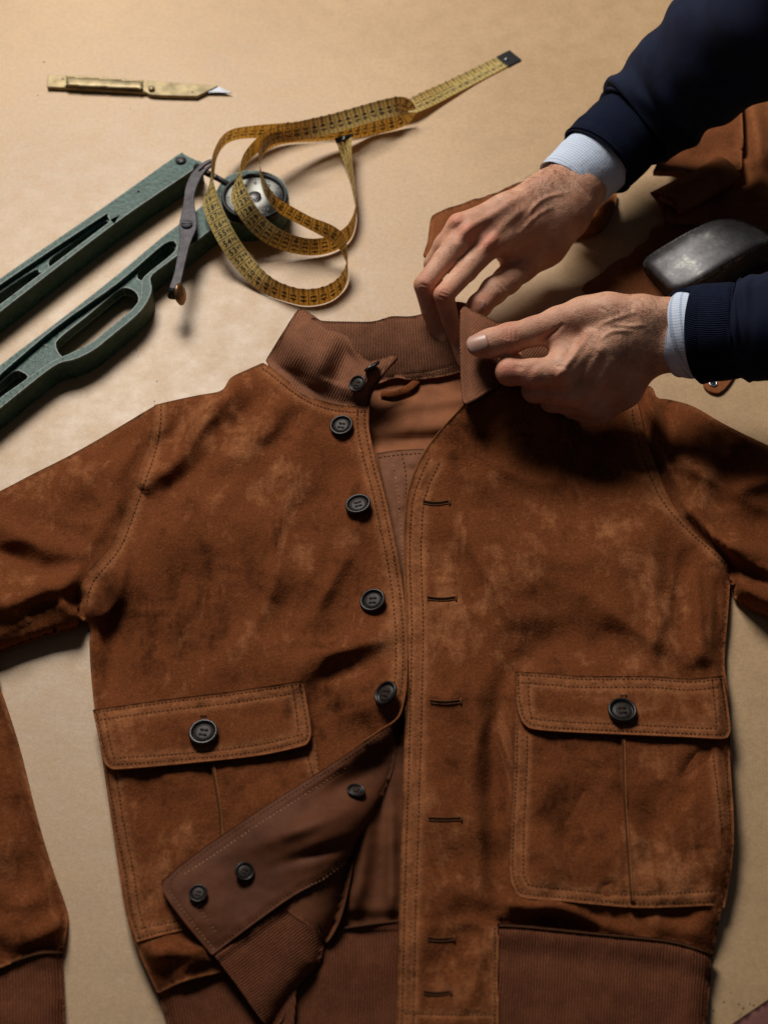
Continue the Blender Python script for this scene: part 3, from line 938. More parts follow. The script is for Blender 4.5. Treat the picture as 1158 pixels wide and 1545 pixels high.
# ---- seams, by panel: each is sunk into its panel and then stitched
SEAM = {}
def offset(pts, d):
    p = smooth(pts, 5, False)[:, :2]
    g = np.gradient(p, axis=0); g /= np.linalg.norm(g, axis=1)[:, None] + 1e-9
    return p + np.stack([-g[:, 1], g[:, 0]], 1) * d
def st(pan, pts, d=0.0, **k):
    SEAM.setdefault(pan, []).append((offset(pts, d) if d else smooth([p[:2] for p in pts], 5, False), k))
arm_l = [(237, 613), (236, 645), (226, 689), (212, 728), (196, 775), (176, 824), (142, 866), (130, 888), (126, 905)]
st('LF', arm_l, -6)
arm_r = [(950, 600), (958, 650), (972, 698), (996, 752), (1029, 792), (1068, 828), (1092, 850)]
st('RF', arm_r, 0)
neck_l = [(400, 553), (414, 563), (440, 584), (470, 603), (500, 613), (530, 617), (550, 617)]
st('LF', neck_l, 5, pitch=5.6)
fr_l = [(556, 620), (556, 640), (560, 665), (568, 700), (580, 745), (592, 800), (602, 850), (609, 900), (614, 960), (613, 1020), (609, 1050)]
st('LF', fr_l, 6); st('LF', fr_l, 17)
fr_r = [(640, 690), (624, 725), (614, 765), (611, 850), (614, 930), (613, 1010), (611, 1100), (608, 1200), (605, 1300), (602, 1400), (599, 1550)]
st('RF', fr_r, -7); st('RF', fr_r, -24)
st('RF', [(746, 1402), (746, 1470), (746, 1550)]); st('RF', [(612, 1529), (680, 1531), (744, 1531)])
# pocket seams
fl = [(144, 1075), (250, 1060), (350, 1048), (453, 1032)]
st('PLf', fl); st('PLf', fl, 12)
st('PLf', [(452, 1034), (458, 1065), (463, 1095), (463, 1108), (455, 1118), (386, 1134), (276, 1146), (185, 1153), (170, 1152), (163, 1145), (155, 1118), (146, 1078)])
st('PLf', [(441, 1036), (446, 1066), (450, 1100)]); st('PLf', [(455, 1108), (386, 1124), (276, 1137), (182, 1143)]); st('PLf', [(172, 1143), (165, 1115), (158, 1078)])
fl = [(782, 1018), (830, 1021), (884, 1025), (978, 1025), (1040, 1029), (1086, 1024)]
st('PRf', fl); st('PRf', fl, 12)
st('PRf', [(1087, 1026), (1091, 1056), (1096, 1094), (1094, 1103), (1087, 1108), (1040, 1107), (946, 1103), (853, 1099), (808, 1094), (796, 1089), (789, 1080), (783, 1056), (781, 1020)])
st('PRf', [(1074, 1030), (1077, 1060), (1080, 1096)]); st('PRf', [(1078, 1099), (1040, 1098), (946, 1093), (853, 1089), (802, 1084)]); st('PRf', [(801, 1082), (797, 1056), (797, 1024)])
pl = [(160, 1166), (166, 1200), (175, 1256), (188, 1320), (197, 1378), (209, 1416)]
st('PLb', pl, -2); st('PLb', pl, -14)
st('PLb', [(210, 1414), (243, 1406), (282, 1397)]); st('PLb', [(214, 1400), (243, 1394), (275, 1388)])
st('PLb', [(464, 1140), (474, 1176)]); st('PLb', [(476, 1132), (480, 1160)])
pr = [(780, 1100), (779, 1155), (774, 1249), (773, 1311), (779, 1336), (791, 1348), (853, 1354), (953, 1363), (1024, 1362), (1080, 1360)]
st('PRb', pr)
pr2 = [(795, 1112), (794, 1155), (790, 1249), (789, 1311), (793, 1328), (802, 1336), (853, 1342), (953, 1350), (1024, 1347), (1090, 1343)]
st('PRb', pr2)
st('PRb', [(1094, 1142), (1100, 1233), (1099, 1275)]); st('PRb', [(1075, 1142), (1085, 1220), (1090, 1275)])
# facing seams
fe = [(596, 1084), (548, 1121), (479, 1167), (393, 1222), (306, 1281), (262, 1316), (252, 1330)]
st('FF', fe, -5)
st('FF', [(520, 1160), (479, 1187), (393, 1242), (330, 1285), (280, 1318)], pale=True, ln=3.2)
st('FF', [(256, 1345), (284, 1384), (322, 1432)], pale=True, ln=2.6); st('FF', [(284, 1345), (300, 1370), (325, 1405)], pale=True, ln=2.6)
st('FF', [(326, 1429), (375, 1392), (441, 1345), (489, 1320), (525, 1292)])
st('FF', [(470, 1335), (489, 1326), (520, 1303)], pale=True)
st('IFP', [(574, 690), (605, 686), (632, 684)]); st('IFP', [(590, 690), (600, 745), (606, 820), (611, 900)], pale=True, ln=3); st('IFP', [(606, 686), (612, 720), (611, 780), (612, 860)])
st('CB', [(612, 567), (650, 562), (695, 550)], pale=True, pitch=4.2, ln=2.6); st('CB', [(612, 572), (650, 568), (695, 556)], pitch=4.2, ln=2.6, pale=True)
st('KF', [(446, 1360), (470, 1384), (486, 1414)], pale=True, pitch=5)
st('WB', [(756, 1399), (800, 1402), (900, 1412), (1000, 1422), (1040, 1431), (1072, 1442)], pitch=4.6, ln=3.2)

# ---- torso, its left half as seen (the half that carries the buttons)
LF_side = smooth([(118, 905), (122, 930), (136, 948), (135, 970), (137, 1010), (143, 1070), (155, 1150), (170, 1250),
                  (185, 1350), (200, 1415), (238, 1497), (262, 1570)], 4, False)
LF_top = smooth([(233, 611), (262, 604), (300, 596), (334, 589), (348, 570), (372, 558), (397, 547)], 4, False)
LF_front = smooth([(557, 612), (556, 640), (560, 665), (568, 700), (580, 745), (592, 800), (602, 850), (609, 900),
                   (614, 960), (613, 1020), (609, 1058), (600, 1082)], 4, False)
LF_out = [(233, 611), (233, 611), (262, 604), (300, 596), (334, 589), (348, 570), (372, 558), (397, 547), (397, 547),
          (414, 558), (440, 579), (470, 598), (500, 608), (530, 612), (557, 612), (557, 612), (556, 640), (560, 665),
          (568, 700), (580, 745), (592, 800), (602, 850), (609, 900), (614, 960), (613, 1020), (609, 1058), (600, 1082),
          (586, 1099), (552, 1126), (490, 1170), (448, 1212), (432, 1300), (440, 1440), (440, 1440), (400, 1456), (352, 1463),
          (300, 1474), (270, 1483), (238, 1499), (238, 1499), (200, 1415), (185, 1350), (170, 1250), (155, 1150),
          (143, 1070), (137, 1010), (135, 970), (136, 948), (122, 930), (118, 905), (122, 885), (133, 862), (166, 823),
          (187, 775), (203, 728), (217, 688), (230, 640)]
LF_folds = Strokes([
    ([(356, 566), (309, 627), (272, 684), (214, 736)], 17, 0.0145, 0.35),
    ([(335, 592), (305, 618), (258, 662), (236, 712)], 13, -0.0080, 0.5),
    ([(385, 655), (340, 695), (295, 722), (222, 768), (190, 810)], 23, -0.0110, 0.45),
    ([(438, 596), (382, 662), (330, 702), (270, 748)], 17, 0.0075, 0.45),
    ([(395, 588), (376, 618), (350, 650)], 11, -0.0080),
    ([(466, 612), (430, 655), (400, 690)], 13, -0.0075),
    ([(495, 640), (450, 700), (410, 780)], 24, 0.0045),
    ([(545, 690), (510, 720), (480, 760)], 16, -0.0030),
    ([(250, 790), (220, 850), (215, 930)], 26, 0.0040),
    ([(163, 868), (171, 930), (174, 990), (166, 1050)], 15, -0.0095),
    ([(140, 880), (146, 940), (147, 1050)], 10, 0.0040),
    ([(455, 770), (468, 810), (430, 870), (405, 900)], 24, 0.0055),
    ([(470, 880), (440, 930), (400, 970)], 22, -0.0050),
    ([(608, 950), (540, 972), (470, 1000), (430, 1014)], 17, 0.0065),
    ([(604, 992), (545, 998), (490, 1022), (476, 1060), (480, 1110)], 18, -0.0055),
    ([(540, 800), (515, 850), (530, 920)], 20, -0.0030),
    ([(330, 830), (300, 920), (260, 1000)], 34, -0.0030),
    ([(360, 780), (330, 850), (340, 940)], 24, 0.0025),
    ([(215, 1432), (280, 1422), (340, 1410)], 9, -0.0045),
    ([(215, 1452), (270, 1440), (320, 1440)], 12, 0.0050),
])
LF_wr = [(330, 670, 130, 90, 128, 46, 0.0050, 2), (340, 860, 190, 130, 125, 74, 0.0048, 5), (500, 1010, 120, 60, 160, 40, 0.0040, 8), (175, 950, 60, 110, 92, 34, 0.0040, 11),
         (270, 1445, 110, 30, 170, 26, 0.0040, 14), (480, 800, 90, 160, 110, 60, 0.0030, 17), (310, 1260, 130, 100, 95, 60, 0.0022, 19)]
def LF_z(X, Y, d):
    ds, _, _ = pdist(X, Y, LF_side); dt, _, _ = pdist(X, Y, LF_top); df, _, _ = pdist(X, Y, LF_front)
    z = roll(ds, 60, 0.007, 0.0225)
    z = z * (0.55 + 0.45 * np.sqrt(np.clip(dt / 40, 0, 1)))
    z = z + (0.85 * LF_folds(X, Y) + wrinkles(X, Y, LF_wr)) * sstep(0, 24, np.minimum(ds, dt + 6)) + relief(X, Y, 1)
    z = z - 0.004 * np.exp(-(df / 10) ** 2) * sstep(800, 1050, Y)
    z = z + 0.006 * np.exp(-((X - 560) / 60) ** 2 - ((Y - 600) / 60) ** 2) + 0.010 * np.exp(-((X - 592) / 46) ** 2 - ((Y - 1052) / 52) ** 2)
    return np.maximum(z, 0.004)
LF = Panel('front_panel', LF_out, LF_z, M['suede'], JK, seams='LF', step=6.5, skirt=((0.0, 0.0022), (3, 0.005), (10, 9)))

# ---- right half as seen (the half that carries the buttonholes), lifted towards the hands
RF_front = [(707, 600), (690, 622), (660, 655), (636, 690), (621, 725), (612, 765), (610, 850), (613, 930), (612, 1010),
            (610, 1100), (607, 1200), (604, 1300), (601, 1400), (597, 1575)]
RF_side = smooth([(1062, 1575), (1075, 1442), (1083, 1395), (1096, 1340), (1105, 1285), (1107, 1240), (1102, 1150),
                  (1098, 1050), (1092, 1000), (1097, 930), (1102, 860)], 4, False)
RF_out = [(707, 600), (707, 600)] + RF_front[1:-1] + [(597, 1575), (597, 1575), (752, 1575), (752, 1575), (752, 1398),
          (752, 1398), (800, 1401), (900, 1411), (1000, 1421), (1040, 1430), (1075, 1442), (1075, 1442), (1083, 1395),
          (1096, 1340), (1105, 1285), (1107, 1240), (1102, 1150), (1098, 1050), (1092, 1000), (1097, 930), (1102, 860),
          (1102, 860), (1085, 838), (1050, 806), (1026, 780), (1005, 745), (990, 705), (974, 660), (964, 620), (958, 596),
          (958, 596), (930, 588), (870, 576), (810, 556), (770, 556), (742, 572)]
RF_folds = Strokes([
    ([(850, 962), (790, 995), (752, 1050), (742, 1150), (748, 1270), (756, 1380)], 17, -0.0120, 0.35),
    ([(690, 960), (700, 1080), (698, 1220), (702, 1400)], 32, 0.0030),
    ([(716, 1020), (722, 1120), (722, 1240), (726, 1380)], 10, 0.0030),
    ([(1040, 860), (1047, 930), (1062, 1005)], 15, 0.0060),
    ([(1072, 850), (1080, 920), (1084, 1000)], 11, -0.0075),
    ([(760, 1362), (840, 1372), (900, 1392), (960, 1410)], 9, 0.0075),
    ([(770, 1382), (840, 1394), (905, 1408)], 8, -0.0060),
    ([(930, 1380), (1000, 1392), (1060, 1410)], 12, 0.0040),
    ([(860, 640), (900, 690), (960, 740)], 30, -0.0050),
    ([(700, 800), (780, 850), (860, 840)], 40, 0.0020),
    ([(900, 800), (930, 870), (920, 950)], 34, 0.0025),
    ([(640, 1040), (690, 1052)], 14, 0.0025),
    ([(700, 1340), (716, 1420), (718, 1500)], 8, 0.0028),
    ([(640, 880), (690, 890)], 14, 0.0022),
    ([(740, 960), (800, 930), (880, 935)], 18, 0.0030),
])
RF_wr = [(850, 850, 190, 140, 60, 72, 0.0044, 22), (1050, 930, 60, 110, 86, 34, 0.0042, 25), (690, 1120, 70, 240, 90, 44, 0.0030, 28), (900, 1385, 190, 22, 8, 24, 0.0024, 31),
         (860, 690, 130, 70, 35, 50, 0.0040, 34), (930, 960, 150, 60, 20, 48, 0.0032, 37), (680, 1440, 60, 100, 80, 36, 0.0028, 39)]
def RF_z(X, Y, d):
    ds, _, _ = pdist(X, Y, RF_side)
    z = roll(ds, 42, 0.011, 0.0205)
    z = z + 0.044 * np.exp(-((X - 735) / 125) ** 2 - ((Y - 560) / 115) ** 2)
    z = z + (0.85 * RF_folds(X, Y) + wrinkles(X, Y, RF_wr)) * sstep(0, 20, ds) + relief(X, Y, 4)
    hem = np.interp(X, [752, 800, 900, 1000, 1040, 1075], [1398, 1401, 1411, 1421, 1430, 1442]) - Y
    z = z - np.where(X > 752, 0.0045 * np.exp(-(np.maximum(hem, 0) / 16) ** 2), 0)
    dfr, _, _ = pdist(X, Y, RF_front)
    z = z + 0.002 * np.exp(-(dfr / 26) ** 2) * sstep(760, 1000, Y)
    return np.maximum(z, 0.004)
RF = Panel('front_panel', RF_out, RF_z, M['suede'], JK, seams='RF', step=6.5, skirt=((0.0, 0.0024), (3, 0.006), (12, 0.014)))

# ---- sleeves
SLo_top = smooth([(233, 611), (200, 632), (150, 662), (100, 690), (50, 715), (0, 741), (-90, 785), (-220, 850)], 4, False)
SLo_bot = smooth([(126, 938), (112, 948), (70, 958), (30, 972), (0, 984), (-90, 1025), (-220, 1080)], 4, False)
SL_out = [(250, 622), (250, 622), (236, 612), (232, 613), (200, 632), (150, 662), (100, 690), (50, 715), (0, 741), (-90, 785), (-220, 850), (-220, 850),
          (-220, 1080), (-220, 1080), (-90, 1025), (0, 984), (30, 972), (70, 958), (112, 948), (126, 938), (126, 938),
          (150, 900), (180, 850), (205, 790), (222, 730), (240, 670)]
SL_folds = Strokes([
    ([(-60, 770), (0, 792), (60, 818), (120, 838)], 14, 0.0050),
    ([(-60, 812), (10, 838), (70, 858), (150, 846)], 15, -0.0125, 0.35),
    ([(-60, 930), (20, 908), (80, 884), (135, 868)], 13, 0.0065),
    ([(40, 925), (85, 905), (120, 893)], 11, -0.0090),
    ([(-60, 978), (0, 955), (60, 926), (116, 904)], 3.0, 0.0022, 0.2),
    ([(225, 618), (195, 655), (160, 684)], 13, -0.0060),
    ([(184, 690), (170, 730)], 8, 0.0030),
    ([(60, 760), (110, 740), (170, 750)], 24, 0.0030),
    ([(20, 770), (60, 790), (110, 800)], 10, -0.0028),
    ([(140, 790), (150, 820)], 14, 0.0030),
])
def SL_z(X, Y, d):
    dt, _, _ = pdist(X, Y, SLo_top); db, _, _ = pdist(X, Y, SLo_bot)
    z = roll(np.minimum(dt, db), 70, 0.006, 0.026) + 0.004 * np.exp(-(db / 30) ** 2)
    da, _, _ = pdist(X, Y, [(232, 611), (217, 688), (187, 775), (133, 862), (118, 905)])
    z = z + (0.85 * SL_folds(X, Y) + wrinkles(X, Y, [(90, 800, 170, 90, 165, 46, 0.0046, 42), (40, 910, 140, 60, 160, 34, 0.0046, 44), (190, 690, 60, 90, 120, 36, 0.0034, 46)])) * sstep(0, 20, np.minimum(dt, db)) + relief(X, Y, 7)
    zb = LF_z(X, Y, d) - 0.0042
    k = sstep(26, 2, da)
    s = inside(X, Y, LF.O)
    k = np.where(s, 1.0, k)
    return np.maximum(z * (1 - k) + zb * k, 0.003)
SL = Panel('sleeve', SL_out, SL_z, M['suede'], JK, step=7, skirt=((0.0, 0.002), (4, 0.006), (12, 9)))

SR_top = smooth([(958, 594), (975, 582), (985, 587), (991, 600), (1010, 603), (1045, 613), (1085, 636), (1120, 654), (1158, 672), (1250, 716), (1400, 790)], 4, False)
SR_bot = smooth([(1103, 885), (1108, 904), (1130, 918), (1158, 932), (1250, 975), (1400, 1045)], 4, False)
SR_out = [(945, 612), (945, 612), (956, 597), (960, 594), (975, 582), (985, 587), (991, 600), (1010, 603), (1045, 613), (1085, 636), (1120, 654),
          (1158, 672), (1250, 716), (1400, 790), (1400, 790), (1400, 1045), (1400, 1045), (1250, 975), (1158, 932), (1130, 918), (1108, 904), (1103, 885),
          (1103, 885), (1090, 860), (1060, 830), (1020, 795), (990, 750), (975, 705), (960, 650)]
SR_folds = Strokes([
    ([(972, 592), (986, 640), (994, 700)], 11, 0.0080, 0.25),
    ([(996, 600), (1008, 640), (1010, 700)], 9, -0.0090, 0.3),
    ([(1104, 645), (1092, 700), (1092, 770)], 15, -0.0110, 0.35),
    ([(1180, 715), (1130, 730), (1105, 742)], 14, 0.0080),
    ([(1060, 640), (1050, 690), (1040, 720)], 26, 0.0050),
    ([(1040, 790), (1085, 815), (1170, 850)], 9, 0.0060, 0.3),
    ([(1090, 848), (1130, 868), (1180, 890)], 9, -0.0120, 0.4),
    ([(1110, 880), (1150, 905), (1190, 925)], 12, 0.0060, 0.4),
    ([(1180, 790), (1120, 790), (1060, 780)], 22, -0.0060),
    ([(1080, 838), (1130, 850), (1180, 866)], 3, 0.0018, 0.2),
])
def SR_z(X, Y, d):
    dt, _, _ = pdist(X, Y, SR_top); db, _, _ = pdist(X, Y, SR_bot)
    z = roll(np.minimum(dt, db), 60, 0.007, 0.027)
    z = z + (SR_folds(X, Y) + wrinkles(X, Y, [(1090, 720, 120, 110, 20, 44, 0.0046, 52), (1110, 860, 100, 60, 25, 30, 0.0040, 54)])) * sstep(0, 16, np.minimum(dt, db)) + relief(X, Y, 12)
    da, _, _ = pdist(X, Y, [(958, 596), (974, 660), (990, 705), (1026, 780), (1085, 838), (1102, 860)])
    zb = RF_z(X, Y, d) - 0.0042
    k = sstep(20, 2, da); k = np.where(inside(X, Y, RF.O), 1.0, k)
    return np.maximum(z * (1 - k) + zb * k, 0.003)
SR = Panel('sleeve', SR_out, SR_z, M['suede'], JK, step=7, skirt=((0.0, 0.002), (4, 0.006), (12, 9)))

# the end of the left-hand sleeve comes back into view lower down
SB_side = smooth([(-14, 1000), (0, 1036), (12, 1070), (32, 1135), (56, 1232), (80, 1312), (98, 1362), (103, 1390), (94, 1440), (97, 1575)], 4, False)
SB_out = [(-110, 1000), (-110, 1000), (-14, 1000), (0, 1036), (12, 1070), (32, 1135), (56, 1232), (80, 1312), (98, 1362), (103, 1390),
          (94, 1438), (94, 1438), (62, 1439), (30, 1448), (0, 1460), (-110, 1500), (-110, 1500)]
SB_folds = Strokes([
    ([(20, 1200), (36, 1290), (40, 1340)], 16, -0.0045),
    ([(95, 1368), (60, 1390), (30, 1388)], 14, -0.0050),
    ([(98, 1392), (60, 1415), (10, 1430)], 12, 0.0050),
    ([(10, 1100), (30, 1180), (55, 1290)], 10, 0.0030),
    ([(-20, 1340), (30, 1362), (80, 1350)], 12, 0.0035),
])
def SB_z(X, Y, d):
    ds, _, _ = pdist(X, Y, SB_side)
    return np.maximum(roll(ds, 60, 0.006, 0.024) + (SB_folds(X, Y) + wrinkles(X, Y, [(40, 1200, 70, 180, 78, 40, 0.0040, 57), (40, 1400, 80, 50, 165, 30, 0.0040, 59)])) * sstep(0, 16, ds) + relief(X, Y, 15), 0.003)
SB = Panel('sleeve', SB_out, SB_z, M['suede'], JK, step=7, skirt=((0, 0.002), (4, 0.006), (12, 9)), label='end of the sleeve folded back beside the hem')
def SBK_z(X, Y, d):
    ds, _, _ = pdist(X, Y, SB_side)
    return np.maximum(roll(ds, 50, 0.005, 0.021) - 0.002 + 0.0012 * fbm(X, Y, 40, 3) - 0.003 * sstep(1440, 1470, Y) + 0.004 * sstep(1460, 1540, Y), 0.003)
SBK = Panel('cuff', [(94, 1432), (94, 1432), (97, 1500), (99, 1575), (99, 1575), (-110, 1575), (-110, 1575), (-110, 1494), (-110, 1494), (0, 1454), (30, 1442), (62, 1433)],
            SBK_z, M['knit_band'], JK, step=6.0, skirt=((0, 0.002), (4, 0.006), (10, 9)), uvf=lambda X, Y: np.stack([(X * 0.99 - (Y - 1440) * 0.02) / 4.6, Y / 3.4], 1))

# ---- inside of the jacket: lining seen through the neck and the open front
def LN_z(X, Y, d):
    z = 0.010 + 0.004 * np.exp(-((Y - 640) / 16.0) ** 2 - ((X - 660) / 60) ** 2) + 0.0035 * np.exp(-((Y - 610 + 0.15 * (X - 640)) / 10.0) ** 2)
    z = z - 0.006 * np.exp(-((Y - 664 + 0.05 * (X - 640)) / 11.0) ** 2) + 0.0016 * fbm(X, Y, 50, 21)
    return z - 0.004 * sstep(680, 740, Y)
LN = Panel('neck_lining', [(540, 560), (540, 560), (600, 556), (715, 545), (730, 560), (725, 620), (680, 700), (650, 780), (630, 900), (622, 1000),
                           (590, 1000), (585, 860), (560, 740), (545, 640)], LN_z, M['lining'], JK, step=6)
def LL_z(X, Y, d):
    return (0.0045 + 0.009 * np.exp(-((X - 552 - (1250 - Y) * 0.12) / 14) ** 2) * sstep(1090, 1200, Y) * sstep(1392, 1340, Y)
            + 0.007 * np.exp(-((X - 590) / 9) ** 2) * sstep(1150, 1300, Y) * sstep(1392, 1350, Y)
            + 0.004 * sstep(1390, 1370, Y) + 0.0014 * fbm(X, Y, 40, 25))
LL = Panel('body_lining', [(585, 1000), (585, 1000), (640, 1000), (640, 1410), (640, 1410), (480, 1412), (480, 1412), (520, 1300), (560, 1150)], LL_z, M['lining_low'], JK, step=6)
def BW_z(X, Y, d):
    return 0.0075 + 0.003 * np.exp(-((Y - 1396) / 5.0) ** 2) + 0.0010 * fbm(X, Y, 60, 28) + 0.001 * sstep(1410, 1480, Y)
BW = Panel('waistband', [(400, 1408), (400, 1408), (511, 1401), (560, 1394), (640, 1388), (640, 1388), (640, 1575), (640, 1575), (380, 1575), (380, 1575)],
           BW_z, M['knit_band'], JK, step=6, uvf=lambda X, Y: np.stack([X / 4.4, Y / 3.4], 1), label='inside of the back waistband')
# pale facing strip with seams inside the opening
def IF_z(X, Y, d):
    return np.maximum(LN_z(X, Y, d) + 0.0022, 0.011 - 0.003 * sstep(700, 800, Y)) + 0.0006 * vnoise(X, Y, 9, 3)
IFP = Panel('inner_facing', [(568, 684), (568, 684), (600, 679), (640, 677), (640, 677), (636, 700), (622, 760), (618, 850), (620, 950), (610, 950), (604, 890), (594, 820), (582, 752)],
            IF_z, leather('inner_facing', (0.205, 0.086, 0.045), (0.155, 0.062, 0.031), 0.8, 0.1, 400, 0.3), JK, seams='IFP', step=4)

# ---- waistband of the right half
def RF_seam(X):
    return np.interp(X, [752, 800, 900, 1000, 1040, 1075], [1398, 1401, 1411, 1421, 1430, 1442])
def WB_z(X, Y, d):
    ds, _, _ = pdist(X, Y, RF_side)
    seam = RF_seam(X); k = Y - seam
    z = roll(ds, 34, 0.008, 0.0205) + 0.0010 * fbm(X, Y, 60, 31) + 0.0006 * vnoise(X * 1.0, Y * 0.25, 7, 5) * np.exp(-(k / 40) ** 2)
    return z - 0.0028 * np.exp(-((k - 40) / 18.0) ** 2) - 0.0012 * np.exp(-(k / 5) ** 2)
WB = Panel('waistband', [(750, 1393), (750, 1393), (800, 1396), (900, 1406), (1000, 1416), (1040, 1425), (1074, 1437), (1074, 1437), (1070, 1490), (1060, 1575),
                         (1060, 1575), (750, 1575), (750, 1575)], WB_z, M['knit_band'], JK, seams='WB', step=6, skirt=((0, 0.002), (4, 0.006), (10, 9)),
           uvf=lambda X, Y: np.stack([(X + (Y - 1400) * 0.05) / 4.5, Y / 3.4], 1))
# dark welt where suede meets knit
def welt(name, pts, z0, r=0.0011, mat='thread'):
    q = resample(smooth(pts, 5, False), 4)
    V, F = sweep(P(q[:, 0], q[:, 1], z0(q[:, 0], q[:, 1])), [r] * len(q), 6)
    return mk(name, V, F, M[mat], JK)
# left half's waistband, tucked under the turned-back corner
LW_side = LF_side
def LW_z(X, Y, d):
    ds, _, _ = pdist(X, Y, LF_side)
    return np.maximum(roll(ds, 40, 0.006, 0.0195) + 0.0009 * fbm(X, Y, 50, 36) - 0.003 * sstep(1480, 1510, Y - (X - 240) * -0.3), 0.003)
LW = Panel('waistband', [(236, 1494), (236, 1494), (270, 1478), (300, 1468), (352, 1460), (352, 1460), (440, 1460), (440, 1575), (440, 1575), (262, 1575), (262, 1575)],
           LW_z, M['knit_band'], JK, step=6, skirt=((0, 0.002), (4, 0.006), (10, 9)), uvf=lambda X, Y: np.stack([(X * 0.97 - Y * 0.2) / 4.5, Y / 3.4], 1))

# ---- the turned-back corner of the left half: facing leather, lining and knit
FF_edge = smooth([(608, 1055), (603, 1073), (586, 1092), (548, 1120), (479, 1166), (393, 1221), (306, 1280), (256, 1319), (244, 1337)], 4, False)
FF_crease = smooth([(606, 1060), (601, 1100), (592, 1160), (568, 1222), (541, 1270), (524, 1310), (500, 1400), (440, 1500), (400, 1560)], 4, False)
def FF_z(X, Y, d):
    de, _, _ = pdist(X, Y, FF_edge); dc, _, sc = pdist(X, Y, FF_crease)
    base = 0.0318 + 0.003 * sstep(0, 30, de)
    z = base + 0.010 * np.exp(-((X - 470) / 90) ** 2 - ((Y - 1250) / 55) ** 2)
    z = z - 0.021 * sstep(1260, 1130, Y) * sstep(2, 44, de)
    k = np.clip(dc / 60, 0, 1)
    z = 0.010 + (z - 0.010) * np.sqrt(np.maximum(1 - (1 - k) ** 2, 0))
    z = z - 0.005 * np.exp(-((Y - 1287 + (X - 480) * 0.28) / 9) ** 2 - ((X - 485) / 50) ** 2)
    z = z + 0.004 * np.exp(-((Y - 1252 + (X - 450) * 0.4) / 12) ** 2 - ((X - 460) / 60) ** 2)
    return z + 0.0007 * fbm(X, Y, 40, 41) - 0.003 * sstep(60, 0, np.hypot(X - 330, Y - 1440))
FF = Panel('turned_back_facing', [(608, 1055), (608, 1055), (603, 1073), (586, 1092), (548, 1120), (479, 1166), (393, 1221), (306, 1280), (256, 1319), (245, 1328), (244, 1338),
                      (251, 1354), (279, 1392), (320, 1441), (320, 1441), (375, 1399), (441, 1352), (489, 1326), (527, 1297), (527, 1297), (541, 1270),
                      (568, 1222), (592, 1160), (601, 1100), (606, 1060)], FF_z, M['facing'], JK, seams='FF', step=5, skirt=((0, 0.0028), (2, 0.004)))
def FL_z(X, Y, d):
    return np.minimum(FF_z(X, Y, d), 0.034) - 0.0045
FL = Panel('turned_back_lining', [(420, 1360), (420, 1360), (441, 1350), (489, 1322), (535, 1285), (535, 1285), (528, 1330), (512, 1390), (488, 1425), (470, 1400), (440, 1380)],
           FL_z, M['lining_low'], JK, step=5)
def KF_z(X, Y, d):
    dc, _, _ = pdist(X, Y, [(489, 1416), (479, 1457), (444, 1496), (410, 1550)])
    k = np.clip(dc / 50, 0, 1)
    z = 0.0285 + 0.001 * sstep(0, 60, d)
    return 0.009 + (z - 0.009) * np.sqrt(np.maximum(1 - (1 - k) ** 2, 0)) + 0.0006 * fbm(X, Y, 40, 45) + 0.0022 * sstep(8, 0, np.abs((X - 320) * 0.59 + (Y - 1440) * 0.81 - 8))
KF = Panel('turned_back_knit', [(320, 1437), (320, 1437), (375, 1397), (441, 1352), (441, 1352), (469, 1378), (486, 1404), (489, 1418), (479, 1457), (446, 1496),
                    (428, 1534), (412, 1560), (412, 1560), (400, 1545), (386, 1527), (358, 1487)], KF_z, M['knit_band'], JK, seams='KF', step=4.5, skirt=((0, 0.003), (2, 0.005)),
           uvf=lambda X, Y: np.stack([(X * 0.59 + Y * 0.81) / 4.2, (X * 0.81 - Y * 0.59) / 3.4], 1))

# ---- collar
CL_folds = Strokes([
    ([(537, 512), (520, 545), (507, 578)], 16, -0.0095, 0.3),
    ([(470, 480), (455, 520), (440, 560)], 26, 0.0050),
    ([(500, 497), (488, 540), (474, 585)], 18, 0.0050),
    ([(575, 550), (552, 578), (540, 606)], 16, 0.0030),
])
def CL_z(X, Y, d):
    seam = np.interp(X, [401, 414, 432, 458, 490, 515, 553, 600], [541, 548, 562, 581, 600, 609, 610, 610])
    h = np.clip((seam - Y) / 70.0, 0, 1.3)
    z = 0.021 + 0.020 * np.sin(np.clip(h, 0, 1) * math.pi / 2) + 0.004 * sstep(500, 560, X)
    z = z - 0.016 * np.exp(-((X - 405) / 20) ** 2 - ((Y - 530) / 30) ** 2)
    z = z - 0.008 * sstep(22, 0, np.hypot(X - 454, Y - 468))
    return z + CL_folds(X, Y) * sstep(0, 16, d) + 0.0006 * fbm(X, Y, 40, 51)
CL = Panel('collar', [(401, 543), (401, 543), (423, 507), (440, 480), (447, 470), (455, 466), (470, 474), (487, 486), (501, 495), (523, 505), (534, 523),
                      (546, 537), (557, 544), (572, 541), (590, 535), (598, 539), (596, 545), (581, 560), (567, 580), (558, 596), (555, 612), (555, 612),
                      (530, 614), (500, 611), (470, 602), (440, 584), (414, 562)], CL_z, M['knit'], JK, step=4.0, skirt=((0, 0.0022), (2.5, 0.003)),
           uvf=lambda X, Y: np.stack([(X * 0.905 + Y * 0.42) / 3.9, (Y * 0.9 - X * 0.42) / 3.2], 1), label='front end of the knit collar folded over')
def CB_z(X, Y, d):
    bot = np.interp(X, [480, 597, 620, 665, 697, 740], [585, 572, 573, 568, 560, 552])
    h = np.clip((bot - Y) / 95.0, 0, 1.1)
    return 0.017 + 0.026 * h + 0.006 * np.sin(h * 3) * 0.5 + 0.0025 * np.cos((X - 560) / 34.0) * h + 0.0005 * fbm(X, Y, 30, 55)
